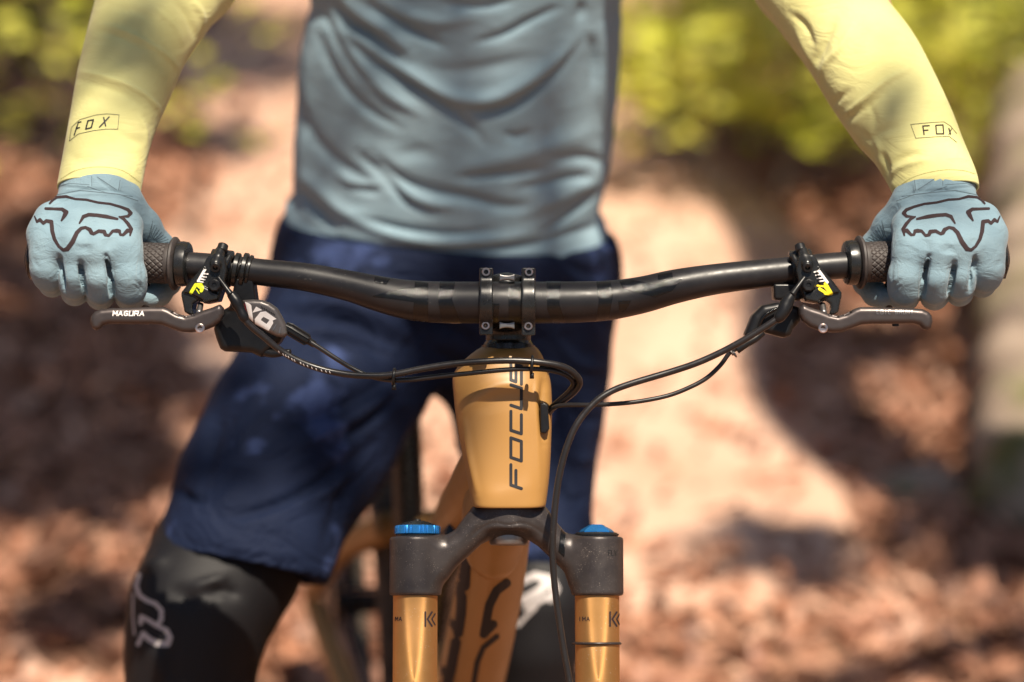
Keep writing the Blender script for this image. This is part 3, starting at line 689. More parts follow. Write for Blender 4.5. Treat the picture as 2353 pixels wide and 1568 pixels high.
def lever(sign):
    fx = (lambda L: L) if sign < 0 else (lambda L: [(2350.6 - p[0], *p[1:]) for p in L])
    X = (lambda x: x) if sign < 0 else (lambda x: 2350.6 - x)
    wb = wbar(500)
    body = fx(BODY); blade = fx(BLADE)
    Q3 = lambda x, y, w: q(X(x), y, w)
    mx, Mx = min(p[0] for p in body), max(p[0] for p in body)
    vc = cA([(1000, 230), (850, 560)])
    def fb(P):
        d = plate(P, body, -.016, .014, .0022)
        top = fx(cA([(640, 590), (690, 700), (640, 900), (600, 1000), (950, 1200), (930, 1310), (680, 1370), (560, 1290), (350, 1180), (185, 1150), (380, 885), (520, 735), (610, 610)]))
        d = np.minimum(d, plate(P, top, .0, .0165, .0016))
        # clamp band round the bar
        a = Q3(484, 614, wb); b = Q3(534, 619, wb); ax = (b - a) / np.linalg.norm(b - a)
        ring = cyl(P, a, ax, 0, np.linalg.norm(b - a), .0150, .001); d = smin(d, ring, .002)
        # vertical boss and its slim neighbour
        d = smin(d, cone(P, Q3(506, 578, .006), Q3(496, 607, .014), .0043, .0046), .0012)
        d = smin(d, cone(P, Q3(527, 590, .004), Q3(512, 619, .011), .0022, .0025), .001)
        d = smin(d, cone(P, Q3(506, 580, -.002), Q3(530, 589, -.004), .0045, .0035), .002)
        # notch for the push rod
        n_ = plate(P, fx(cA([(430, 1420), (560, 1350), (640, 1450), (560, 1700), (430, 1700)])), .004, .03, .001)
        d = np.maximum(d, -n_)
        return np.maximum(d, .0108 - np.hypot(P[:, 1] - Q3(510, 616, wb)[1], P[:, 2] - wb))
    lo = np.minimum(q(mx - 6, 735, -.03), q(mx - 6, 735, .02)); hi = np.maximum(q(Mx + 6, 555, .025), q(Mx + 6, 555, -.03)); hi[2] = .022; lo[2] = -.032
    bo, bg_ = sdf_obj("brake_lever", fb, lo, hi, .00065, M['black'], bike, label="brake lever with yellow-green 7 on its body" if sign < 0 else "brake lever with amber 7 on its body")
    bv = bvh_of(*bg_)
    lathe("clamp_bolt", Q3(495, 615, .0165), (0, -.25 * 1, 1), [(-.004, .0040), (.0012, .0040), (.0018, .0034), (.0018, .0021), (-.0008, .0019), (-.001, .0001)], M['plastic'], bo, 6 * 5)
    px_tube("clamp_pivot", [(X(513), 564, .003), (X(509), 578, .006)], [12, 13], M['plastic'], bo, 8, 20)
    # bleed plug and hose outlet
    lathe("bleed_plug", Q3(494, 656, .015), (0, 0, 1), [(0, .0060), (.002, .0060), (.0030, .0054), (.0046, .0050), (.0052, .0042), (.0050, .0022), (.004, .002), (.004, .0001)], M['plastic'], bo, 7)
    px_tube("hose_fitting", [(X(501), 637, .016), (X(518), 660, .019), (X(530), 677, .020)], [5, 6, 8], M['plastic'], bo, 20, 16)
    # blade
    def fl(P):
        d = plate(P, blade, .0130, .0240, .0042)
        for sl_ in (fx(c1([(1285, 1212), (1300, 1203), (1350, 1226), (1342, 1240)])), fx(c1([(1385, 1252), (1392, 1236), (1455, 1226), (1462, 1240)]))):
            d = np.maximum(d, -plate(P, sl_, .019, .03, .0008))
        return d
    bx0, bx1 = min(p[0] for p in blade), max(p[0] for p in blade)
    lb, lg = sdf_obj("lever_blade", fl, q(bx0 - 6, 772, .01), q(bx1 + 6, 690, .027), .0006, M['lever'], bo)
    bvl = bvh_of(*lg)
    if sign < 0: stroke_decal("lettering", text_strokes("MAGURA", (259.5, 725.5), (12.3, 0), (0, -9.5), 1.0, 2.5, .12, .74), bvl, M['white'], lb, 0.6)
    else: stroke_decal("lettering", text_strokes("LOIC BRUNI", (2015, 722), (8.6, 0), (0, -8), 1.0, 1.3, 0, .66), bvl, M['silver'], lb, 0.5)
    pv = c1([(1508, 1332)])[0]
    lathe("pivot_bolt", q(X(pv[0]), pv[1], .0235), (0, 0, 1), [(0, .0038), (.0008, .0038), (.0012, .0032), (.0010, .0020), (-.0004, .0018), (-.0006, .0001)], M['steel'], lb, 28)
    px_tube("push_rod", [(X(461), 700, .008), (X(457), 722, .016)], [7, 7.5], M['silver'], bo, 6, 16)
    if sign > 0: lathe("reach_screw", q(2058, 741, .016), (0, -1, 0), [(0, .0028), (.003, .0028), (.0034, .002)], M['plastic'], lb, 16)
    # lettering MT 7 on the body
    st = []; s7 = []; cC = lambda L: [(1700.3 + .14656 * x, 551.5 + .14656 * y) for x, y in L]
    if sign < 0:
        def W(L, w_, o_=st): o_.append((cA(L), w_))
        W([(615, 670), (480, 900)], 5.2); W([(600, 690), (640, 655)], 3.6); W([(585, 735), (695, 745)], 3.2); W([(555, 795), (655, 812)], 3.2); W([(530, 850), (625, 868)], 3.2); W([(500, 905), (590, 918)], 3.2)
        W([(330, 1145), (430, 980), (545, 975), (575, 1060), (550, 1110)], 7.5, s7); W([(500, 1010), (570, 1060)], 8, s7); W([(445, 1080), (505, 1165)], 2.5, s7)
    else:
        def W(L, w_, o_=st): o_.append((cC(L), w_))
        W([(1240, 490), (1370, 665)], 6.0); W([(1165, 505), (1245, 488)], 3.2); W([(1190, 555), (1285, 535)], 3.2); W([(1215, 605), (1315, 590)], 3.2); W([(1240, 650), (1330, 640)], 3.2)
        W([(1340, 690), (1430, 840), (1340, 835)], 8.0, s7); W([(1215, 718), (1320, 730), (1370, 790)], 4.5, s7); W([(1250, 770), (1330, 820)], 7, s7)
    stroke_decal("lettering", st, bv, M['white'], bo, 0.7)
    stroke_decal("lettering", s7, bv, M['yellow'] if sign < 0 else M['amber'], bo, 0.7)
    return bo
lvl = lever(-1); lvr = lever(1)

# shifter clamp bands beside the left lever
wb = wbar(550)
for x0, x1, r in ((536, 549, .0138), (550, 554, .0126), (555, 567, .0145), (568, 577, .0131)):
    a = q(x0, 619 + (x0 - 536) * .1, wb); b = q(x1, 620 + (x1 - 536) * .1, wb); ax = b - a; n_ = np.linalg.norm(ax)
    lathe("clamp_band", a, ax, [(0, .0112), (.0003, r - .0006), (.0008, r), (n_ - .0008, r), (n_ - .0003, r - .0006), (n_, .0112)], M['black'], bike, 48)
# shifter
def fsh(P):
    b1 = cB([(0, 700), (-10, 780), (40, 960), (110, 1140), (200, 1190), (480, 1200), (700, 1215), (880, 1300), (1050, 1170), (1220, 1010), (1280, 900), (1250, 700), (1150, 480), (1000, 330), (700, 240), (450, 260), (150, 420)])
    d = plate(P, b1, -.040, -.008, .006)
    d = smin(d, plate(P, [(545, 640), (585, 640), (592, 690), (570, 712), (530, 712)], -.034, -.006, .002), .002)
    return d
shf, shg = sdf_obj("shifter", fsh, q(488, 832, -.045), q(662, 635, -.002), .0009, M['plastic'], bike)
def fcov(P):
    b2 = cB([(500, 230), (700, 215), (860, 225), (1010, 280), (1150, 380), (1240, 540), (1320, 700), (1345, 860), (1280, 930), (1150, 920), (960, 830), (700, 660), (600, 560)])
    d = plate(P, b2, -.014, -.002, .004)
    return d
cov, cvg = sdf_obj("shifter_cover", fcov, q(545, 785, -.02), q(672, 675, .004), .0006, M['pod'], shf)
cbv = bvh_of(*cvg)
poly_decal("lettering", [cB([(545, 262), (640, 305), (660, 330), (700, 640), (625, 560)])], cbv, M['white'], cov, 0.8)
poly_decal("lettering", [cB([(750, 350), (865, 415), (680, 465)])], cbv, M['white'], cov, 0.8)
oo = cB([(930, 440), (1130, 580), (1060, 610), (1068, 660), (985, 800), (730, 670), (725, 580), (830, 450)]); ih = cB([(885, 540), (1000, 600), (945, 675), (835, 600)])
decal("lettering", lambda x, y: np.maximum(poly2(x, y, oo), -poly2(x, y, ih)), (580, 712, 640, 765), cbv, M['white'], cov, 0.7)
stroke_decal("lettering", [(cB([(1120, 690), (1050, 810)]), 2.5), (cB([(1200, 740), (1180, 870)]), 3)], cbv, M['silver'], cov, 0.7)
stroke_decal("stripe", [(cB([(538, 300), (570, 430), (620, 570)]), 1.6)], cbv, M['red'], cov, 0.6)
stroke_decal("lettering", [(cB([(850 + i * 45, 350 + i * 27), (870 + i * 45, 385 + i * 25)]), 2.2) for i in range(6)], cbv, M['navyprint'], cov, 0.6)
a = q(664, 756, -.009); b = q(708, 783, -.011); ax = b - a; n_ = np.linalg.norm(ax)
lathe("barrel_adjuster", a, ax, [(-.004, .0040), (0, .0045), (.001, .0048), (n_ - .001, .0046), (n_, .0040), (n_ + .001, .0030), (n_ + .006, .0028), (n_ + .0065, .0022)], M['plastic'], shf, 72, lambda h, r, an: np.where((r > .0044), .0005 * np.sign(np.sin(an * 9)), 0))
px_tube("thumb_paddle", [(560, 790, -.02), (620, 812, -.012), (668, 808, -.008)], [8, 10, 6], M['plastic'], shf, 20, 14)
# hose collar and boot, left
bt = px_tube("hose_boot", [(530, 675, .018), (541, 690, .0185), (547, 701, .0185), (552, 712, .019), (560, 728, .019), (566, 738, .019)], [10, 13, 13.5, 11, 11.5, 8], M['plastic'], lvl, 40, 24)

# hoses and cables
def hose(name, pts, r, label=None, n=160, m='hose'):
    return px_tube(name, pts, r, M[m], bike, n, 14, label)
hoseA = [(560, 728, .019), (567, 740, .019), (582, 755, .018), (607, 775, .016), (632, 796, .014), (656, 813, .012), (685, 829, .011), (720, 843, .010), (760, 854, .010), (810, 862, .011), (870, 864, .012), (910, 860, .013), (970, 848, .014), (1040, 837, .016), (1110, 831, .017), (1180, 829, .017), (1240, 833, .016),
         (1290, 842, .012), (1318, 857, .007), (1332, 878, .001), (1322, 898, -.006), (1298, 918, -.012), (1272, 936, -.018), (1256, 958, -.022), (1250, 985, -.024)]
hA = hose("brake_hose", hoseA, 7.6, "left brake hose with small white lettering")
hoseB = [(708, 783, -.011), (735, 800, -.008), (770, 823, -.003), (810, 847, .003), (850, 865, .006), (900, 874, .008), (950, 872, .009), (1010, 865, .010), (1080, 858, .012), (1150, 851, .013), (1210, 848, .013), (1262, 851, .010), (1300, 862, .005), (1317, 880, -.001), (1306, 900, -.008), (1282, 922, -.014), (1262, 942, -.02), (1252, 975, -.023)]
hose("shift_cable", hoseB, 5.6)
hose("shift_cable", [(1240, 843, .010), (1280, 852, .008), (1311, 868, .002), (1324, 884, -.004), (1310, 906, -.010), (1284, 927, -.016), (1262, 950, -.021), (1254, 980, -.024)], 4.6)
hoseC = [(1803, 717, .019), (1788, 731, .019), (1765, 747, .019), (1735, 766, .018), (1700, 787, .017), (1650, 813, .016), (1600, 835, .016), (1550, 852, .016), (1500, 867, .017), (1450, 882, .018), (1410, 897, .019), (1375, 918, .021), (1345, 948, .023), (1320, 985, .025), (1300, 1035, .026), (1286, 1090, .026), (1277, 1150, .026),
         (1272, 1210, .026), (1270, 1270, .025), (1274, 1340, .024), (1283, 1410, .024), (1295, 1490, .023), (1310, 1575, .022), (1325, 1700, .018), (1330, 1850, .010)]
hose("brake_hose", hoseC, [7] + [7.6] * 24, "front brake hose hanging down over the fork crown")
hose("seat_post_cable", [(1735, 778, .004), (1690, 803, .004), (1676, 812, .003), (1655, 840, .003), (1625, 868, .004), (1590, 888, .005), (1540, 908, .006), (1480, 921, .007), (1420, 928, .006), (1350, 931, .0), (1300, 931, -.008), (1272, 937, -.014), (1258, 955, -.020), (1254, 985, -.023)], 5.2)
# white marks on the left hose
ms = []
for i, (x, y) in enumerate([(640, 808), (650, 814), (656, 817), (662, 820), (670, 825), (676, 828), (690, 834), (697, 838), (706, 841), (716, 845), (726, 848), (738, 851), (748, 853), (757, 855)]):
    ms.append(([(x, y - 1.2), (x + 2.2, y + 2.4)], 1.5))
gA = tube_geo(catmull(np.array([q(*p) for p in hoseA]), 160), 7.6 * K, 14)
stroke_decal("lettering", ms, bvh_of(*gA), M['white'], hA, 0.6)
def tie(x, y0, y1, w):
    P = [q(x - 4, y0, w), q(x + 4, y0, w)]
    c = (q(x, y0, w) + q(x, y1, w)) / 2; h = np.linalg.norm(q(x, y0, w) - q(x, y1, w)) / 2
    ring = [c + np.array((math.sin(a) * .0006, h * math.sin(a), .0055 * math.cos(a))) for a in np.linspace(0, 2 * math.pi, 40)]
    g1 = tube_geo(ring, .0013, 8, cap=False); g2 = box_geo(c - np.array((0, h + .002, 0)), (.0017, 0, 0), (0, .0024, 0), (0, 0, .0022))
    mesh_obj("cable_tie", *merge(g1, g2), M['plastic'], bike)
tie(905, 849, 884, .010); tie(1222, 820, 858, .014)
for x, y in ((1377, 921), (1405, 902)):
    pass

# dropper remote under the right side
def frem(P):
    r = lambda L: [(1700.3 + .14656 * x, 551.5 + .14656 * y) for x, y in L]
    d = plate(P, r([(500, 690), (960, 690), (960, 900), (900, 960), (520, 940)]), -.030, -.006, .002)
    d = smin(d, plate(P, r([(60, 1480), (180, 1180), (330, 1030), (560, 985), (700, 1000), (920, 1060), (940, 1270), (820, 1400), (780, 1500), (680, 1540), (560, 1510), (360, 1450), (250, 1500), (100, 1560)]), -.026, -.004, .005), .003)
    return d
rem, rg = sdf_obj("seat_post_remote", frem, q(1695, 785, -.034), q(1850, 645, 0), .0009, M['plastic'], bike)
px_tube("remote_lever_edge", [(1740, 760, -.001), (1755, 728, .001), (1790, 706, .001)], [3, 4.5, 3], M['gloss'], rem, 20, 10)
px_tube("cable_stop", [(1693, 806, .004), (1712, 792, .004), (1735, 778, .003), (1752, 764, .001)], [8.5, 9, 9.5, 9], M['plastic'], rem, 20, 16)
for x, y in ((1683, 809), (1690, 813)):
    lathe("crimp_ring", q(x, y, .004), np.array((-.9, -.55, 0)), [(0, .0026), (.0004, .0030), (.0012, .0030), (.0016, .0024)], M['silver'], rem, 20)
px_tube("hose_boot", [(1822, 675, .018), (1812, 690, .018), (1806, 702, .018), (1800, 716, .019), (1790, 730, .019), (1783, 738, .019)], [10, 14, 16, 15, 13, 8], M['plastic'], lvr, 40, 24)

# ================================================================== THE RIDER
RY = 0.60                                               # the rider's middle plane
person = thing("person", (-0.07, RY, 0.0), "rider in grey blue jersey, navy shorts and pale blue gloves holding the handlebar", "person")

M['join'] = mat('glove_panel_join', (0.095, 0.135, 0.16), 0.9)
M['stitch'] = mat('olive_hem_thread', (0.36, 0.34, 0.12), 0.9)
# ---- gloves
def gk(L, ww=None): return [(q(x, y, w_ / 1000.0), r * K) for x, y, w_, r in L]
FING = [gk([(292, 598, 11, 34), (298, 635, 11, 34), (298, 664, 4, 33.5), (298, 680, -24, 30), (298, 655, -48, 27)]),
        gk([(229, 600, 15, 30.5), (230, 638, 14, 30.5), (230, 666, 6, 29.5), (230, 680, -24, 28), (230, 652, -48, 26)]),
        gk([(170, 600, 12, 29), (170, 632, 11, 28.5), (170, 656, 4, 28), (172, 672, -24, 27), (172, 648, -48, 25)]),
        gk([(108, 592, 3, 36), (108, 615, 3, 34.5), (113, 636, -3, 31), (120, 652, -26, 27), (124, 636, -46, 25)])]
def fglove(P):
    fg = None
    for i, f in enumerate(FING):
        d = chain(P, f, .008); fg = d if fg is None else smin(fg, d, .0010)
    H = None
    for c in ([(254, 484, -24, 36), (286, 520, -6, 38), (291, 585, 10, 34)], [(226, 484, -20, 38), (226, 520, -1, 40), (228, 585, 14, 33)], [(200, 484, -22, 38), (172, 520, -3, 40), (170, 582, 10, 32)],
              [(176, 482, -26, 38), (122, 508, -14, 40), (106, 540, -5, 40), (107, 578, 2, 38)], [(120, 520, -34, 44), (200, 520, -34, 46), (285, 525, -36, 44)], [(104, 540, -30, 36), (102, 600, -34, 32)],
              [(120, 560, 3, 34), (170, 568, 10, 34), (228, 572, 13, 35), (280, 566, 9, 36)]):
        d = chain(P, gk(c), .008); H = d if H is None else smin(H, d, .011)
    H = smin(H, chain(P, gk([(226, 404, -48, 90), (227, 436, -39, 91), (226, 466, -30, 93)]), .003, (1, 1, .70)), .010)
    H = np.maximum(H, (P - q(226, 404, -.045)) @ np.array((.08, .86, -.50)))
    th = chain(P, gk([(290, 468, -30, 40), (330, 520, -42, 38), (368, 570, -53, 33), (383, 610, -57, 30), (386, 648, -50, 29), (366, 674, -38, 27), (346, 684, -28, 25)]), .006)
    H = smin(H, th, .007)
    d = smin(H, fg, .0045)
    for sl in ([(135, 600), (140, 628), (148, 672)], [(183, 613), (190, 645), (198, 690)], [(245, 599), (252, 640), (259, 700)]):
        d = smax(d, -chain(P, [(q(x, y, .021), r * K) for (x, y), r in zip(sl, (4.2, 3.6, 4.2))], 0, (1, 1, 3.2)), .0022)
    # room for the grip
    a, b = q(330, 605, -.026), q(60, 597, -.027); ax = (b - a) / np.linalg.norm(b - a)
    d = np.maximum(d, -cyl(P, a, ax, -.03, .3, .0160))
    return d
GF = [([(135, 592), (139, 615), (143, 640), (147, 668)], 4.6, -.0056), ([(183, 606), (190, 645), (197, 684)], 4.2, -.0054), ([(245, 590), (250, 620), (255, 655), (259, 694)], 5.2, -.0065),
      ([(142, 600), (136, 589), (130, 588)], 5, -.0012), ([(190, 610), (183, 602), (177, 605)], 5, -.0012), ([(250, 600), (243, 587), (236, 592)], 5, -.0014),
      ([(195, 560), (197, 585)], 17, -.0020), ([(246, 548), (250, 575)], 14, -.0014), ([(138, 545), (139, 572)], 12, -.0012), ([(268, 562), (290, 556), (308, 566)], 18, .0008), ([(155, 555), (172, 550), (186, 560)], 14, .0008),
      ([(122, 452), (170, 440), (226, 437), (280, 444), (322, 462)], 4, -.0014), ([(118, 462), (170, 449), (230, 446), (285, 452), (326, 472)], 4, .0008), ([(140, 430), (180, 432), (212, 436)], 3, -.0007), ([(218, 406), (245, 428), (268, 440)], 3.5, -.0010),
      ([(210, 404), (210, 420), (208, 436)], 2.5, -.0007), ([(277, 418), (274, 434), (276, 448)], 3.5, .0009), ([(136, 424), (190, 427), (208, 432)], 3, .0006), ([(110, 478), (130, 464), (160, 460)], 4.5, -.0014), ([(106, 490), (125, 476), (150, 470)], 5, .0008), ([(250, 470), (290, 476), (322, 492)], 7, -.0006), ([(200, 480), (250, 486), (310, 484)], 9, .0005),
      ([(88, 500), (110, 492), (140, 494)], 8, -.0005), ([(322, 590), (328, 630), (324, 670)], 4, -.0006), ([(302, 640), (316, 650), (328, 668)], 3.0, -.0006), ([(304, 630), (318, 638), (330, 652)], 3.0, .0005), ([(304, 655), (318, 664), (328, 680)], 3.0, -.0005), ([(76, 590), (84, 610), (96, 615)], 5, -.0006), ([(78, 560), (84, 575), (96, 580)], 6, -.0004)]
gV, gQ = sdf_mesh(fglove, q(45, 725, -.085) * [1.03, 1.03, 1], q(430, 385, .04) * [1, 1.05, 1] + [0.0, .006, 0], .00095)
for _ in range(2): gV = relax_mesh(gV, gQ)
gN = normals(gV, gQ); gV = emboss(gV, gN, GF)
MU = K * 24.0
gVr = gV.copy(); gVr[:, 0] = MU - gVr[:, 0]; gVr[:, 1] -= .0003; gQr = gQ[:, ::-1]
def c1p(L): return [(.3047 * x, 349 + .3047 * y) for x, y in L]
LOGO = [([(375, 392), (400, 365), (430, 345), (500, 338), (570, 358), (650, 363), (740, 385), (830, 395), (910, 418), (965, 440), (985, 465), (965, 488), (900, 492)], [3.2, 4.2, 4.5, 4.2, 3.8, 4, 4, 4, 4.4, 5.5, 6.5, 5, 2]),
        ([(900, 492), (935, 510), (965, 545), (990, 585), (980, 632)], [3, 5, 6, 6, 3]),
        ([(985, 600), (962, 596), (930, 628), (908, 628), (900, 600), (880, 598), (850, 600), (820, 635), (795, 628), (785, 605), (745, 600), (705, 622), (690, 612), (678, 590), (645, 572), (612, 580), (580, 612), (548, 680), (510, 732), (480, 742), (445, 715), (412, 660), (395, 600), (388, 530), (350, 523), (328, 542), (302, 515), (280, 530), (262, 488)],
         [6, 7, 5, 4, 6, 7, 5, 4.5, 6, 7, 6, 5, 7, 7, 5, 6, 7, 8, 8, 5, 5, 6, 7, 7, 6, 5, 6, 4, 2]),
        ([(600, 540), (630, 490), (670, 476), (730, 480), (800, 490), (885, 508)], [3, 6, 6, 6, 6.5, 4]), ([(345, 430), (400, 432), (470, 435), (500, 458), (488, 482), (465, 520)], [4.5, 4.5, 5.5, 8, 7, 3])]
LOGO = [(c1p(a), [1.35 * t for t in b]) for a, b in LOGO]
mir = lambda S: [([(2377 - x, y) for x, y in a], b) for a, b in S]
SEAM = []
def stitch(path, gap=4.2, ln=1.7, wd=1.1):
    P = catmull(path, 200); s = np.concatenate(([0], np.cumsum(np.linalg.norm(np.diff(P, axis=0), axis=1)))); out = []
    for t in np.arange(0, s[-1], gap):
        i = np.searchsorted(s, t); j = min(np.searchsorted(s, t + ln), len(P) - 1)
        if j > i: out.append(([tuple(P[i]), tuple(P[j])], wd))
    return out
for p in ([(150, 600), (153, 625), (159, 662)], [(130, 592), (137, 588), (144, 596)], [(176, 606), (181, 600), (190, 604)], [(198, 610), (205, 645), (210, 680)], [(234, 596), (243, 588), (253, 596)],
          [(262, 600), (266, 640), (268, 690)], [(226, 650), (232, 672), (234, 692)], [(322, 580), (314, 610), (312, 650)]):
    SEAM += stitch(p)
RIB = [([(350 + i * 5.2, 512 + i * 5.5), (345 + i * 4.0, 530 + i * 3.6), (343 + i * 2.6, 545 + i * 1.6)], 1.2) for i in range(9)]
PAN = [([(425, 268), (520, 238), (672, 250)], 1.3), ([(660, 262), (800, 310), (1000, 338)], 1.3), ([(690, 185), (692, 260)], 1.2), ([(735, 192), (880, 288)], 1.2), ([(905, 215), (895, 290)], 1.6), ([(400, 332), (600, 292), (900, 322), (1040, 372)], 1.8),
       ([(1150, 520), (1140, 600), (1100, 680)], 1.4), ([(470, 210), (480, 250)], 1.2)]
PAN = [(c1p(a), b) for a, b in PAN]
def make_glove(V, Q, fl, label):
    o = mesh_obj("glove", V, Q, M['glove'], person, label=label)
    bv = bvh_of(V, Q); f = mir if fl else (lambda S: S)
    stroke_decal("logo_print", f(LOGO), bv, M['print'], o, 0.9)
    stroke_decal("panel_join", f(PAN), bv, M['join'], o, 0.5, .0002)["kind"] = "stuff"
    stroke_decal("seam", f(SEAM), bv, M['seam'], o, 0.5, .0002)["kind"] = "stuff"
    stroke_decal("ribbed_panel", f(RIB), bv, M['rib'], o, 0.6, .0002)["kind"] = "stuff"
    return o
glvL = make_glove(gV, gQ, False, "glove on the hand at the left end of the bar")
glvR = make_glove(gVr, gQr, True, "glove on the hand at the right end of the bar")
for sgn in (-1, 1):                                     # dark palm patch showing beside the thumb
    X = (lambda x: x) if sgn < 0 else (lambda x: 2377 - x)
    px_tube("palm_patch", [(X(352), 704, -.030), (X(334), 698, -.026), (X(338), 672, -.030), (X(330), 640, -.030)], [6, 13, 12, 8], M['glovedark'], glvL if sgn < 0 else glvR, 20, 14)
    px_tube("palm_edge", [(X(69), 560, -.030), (X(66), 600, -.034), (X(72), 640, -.036)], [7, 10, 6], M['glovedark'], glvL if sgn < 0 else glvR, 20, 14)

# ---- cloth tubes: rows (left edge, right edge, depth, thickness ratio)
def loft(rows, n, seg, flat=0.8, exp=2.0, ext=None):
    R = np.array([[*q(a[0], a[1], w_), *q(b[0], b[1], w_), t] for a, b, w_, t in rows]) if not isinstance(rows, np.ndarray) else rows
    C = catmull(np.hstack(((R[:, :3] + R[:, 3:6]) / 2, (R[:, 3:6] - R[:, :3]) / 2, R[:, 6:7])), n)
    T = np.gradient(C[:, :3], axis=0); T /= np.linalg.norm(T, axis=1)[:, None]; a = np.linspace(0, 2 * math.pi, seg, endpoint=False)
    V = []
    for i in range(n):
        h = C[i, 3:6]; nn = np.cross(T[i], h); nn /= np.linalg.norm(nn) + 1e-12
        if nn[2] < 0: nn = -nn
        L = np.linalg.norm(h); ct, st = np.cos(a), np.sin(a)
        V.append(C[i, :3] + (np.sign(ct) * np.abs(ct) ** (2 / exp))[:, None] * h + (np.sign(st) * np.abs(st) ** (2 / exp) * L * C[i, 6])[:, None] * nn)
    V = np.vstack(V)
    i, j = np.meshgrid(np.arange(n - 1), np.arange(seg), indexing='ij'); j2 = (j + 1) % seg
    Q = np.stack((i * seg + j, i * seg + j2, (i + 1) * seg + j2, (i + 1) * seg + j), -1).reshape(-1, 4)
    N = normals(V, Q); ce = np.repeat(C[:, :3], seg, 0)
    if ((V - ce) * N).sum() < 0: Q = Q[:, ::-1]; N = -N
    return V, Q, N, C
def inner_hem(V, Q, seg, row, depth=.02, thick=.0016):
    """turns the open end inwards so that the cloth has an edge"""
    ring = V[row * seg:(row + 1) * seg]; nxt = V[(row + (1 if row == 0 else -1)) * seg:][:seg]; c = ring.mean(0)
    inw = (c - ring); inw /= np.linalg.norm(inw, axis=1)[:, None]; back = (nxt - ring); back /= np.linalg.norm(back, axis=1)[:, None] + 1e-12
    r1 = ring + inw * thick; r2 = r1 + back * depth + inw * .001; b = len(V); V2 = np.vstack((V, r1, r2)); F = []
    for j in range(seg):
        k = (j + 1) % seg; s = row * seg
        f1 = (s + j, b + j, b + k, s + k); f2 = (b + j, b + seg + j, b + seg + k, b + k)
        F += [f1, f2] if row != 0 else [f1[::-1], f2[::-1]]
    return V2, np.vstack((Q, np.array(F)))

# shoulders and elbows (C space) used by sleeves and body alike
SHL = to_c((-0.235, RY, 1.46)); SHR = to_c((0.10, RY, 1.46))
def arm_rows(tab, sh, sgn, wtop):
    rows = [np.array([*q(a[0], a[1], w_), *q(b[0], b[1], w_), t]) for a, b, w_, t in tab]
    last = rows[-1]; c = (last[:3] + last[3:6]) / 2
    el = q(430 if sgn < 0 else 1850, -230, -.20); up = (sh - el)
    for cc, hw in ((el, .060), (el + up * .35 + [0, 0, .005], .064), (el + up * .7, .070), (el + up * 1.0, .074)):
        d = cc - rows[-1][:3]; h = np.array((1, .35 * sgn * -1, 0)) if True else 0; h = h / np.linalg.norm(h)
        rows.append(np.array([*(cc - h * hw), *(cc + h * hw), .95]))
    return np.array(rows)
LT = [((131, 433), (323, 450), -.038, .80), ((136, 405), (326, 425), -.042, .80), ((150, 330), (341, 350), -.058, .82), ((163, 255), (360, 290), -.074, .84), ((177, 175), (395, 210), -.092, .85), ((194, 105), (430, 128), -.108, .86), ((222, 5), (500, 20), -.135, .86), ((255, -90), (560, -60), -.165, .88)]
RT = [((2054, 462), (2250, 432), -.038, .80), ((2046, 430), (2243, 400), -.042, .80), ((2008, 365), (2214, 330), -.058, .82), ((1962, 315), (2188, 262), -.072, .84), ((1905, 232), (2145, 170), -.090, .85), ((1850, 140), (2100, 90), -.110, .86), ((1778, 40), (2030, 0), -.135, .86), ((1715, -60), (1990, -85), -.165, .88)]
def make_sleeve(tab, sh, sgn, folds, text, label):
    R = arm_rows(tab, sh, sgn, 0); V, Q, N, C = loft(R, 420, 200)
    V = emboss(V, N, folds)
    g = (V, Q); V2, Q2 = inner_hem(V, Q, 200, 0, .02, .0014)
    o = mesh_obj("sleeve", V2, Q2, M['sleeve'], person, label=label)
    return o, g
SF_L = [([(180, 165), (230, 175), (290, 195), (340, 225), (372, 262), (385, 300)], 6, .0026), ([(178, 185), (230, 196), (290, 218), (335, 250)], 8, -.0020), ([(225, 55), (280, 70), (340, 100), (395, 140), (430, 185)], 6, .0018), ([(225, 72), (280, 88), (335, 118)], 7, -.0012),
        ([(400, 0), (430, 40), (450, 90)], 8, -.0025), ([(440, 0), (462, 30), (470, 70)], 7, .0025), ([(345, 10), (400, 60), (425, 110)], 6, .0012), ([(150, 350), (190, 372), (240, 368)], 12, -.0012), ([(160, 402), (215, 390), (270, 392), (322, 410)], 9, .0007),
        ([(260, 295), (300, 320), (335, 330)], 9, -.0012), ([(318, 265), (336, 300), (340, 350)], 6, .0016), ([(150, 392), (200, 384), (250, 372)], 7, .0008), ([(335, 60), (365, 105), (385, 140)], 5, .0008), ([(200, 230), (250, 235), (300, 255)], 14, -.0008), ([(235, 20), (300, 22), (350, 40)], 10, -.0008)]
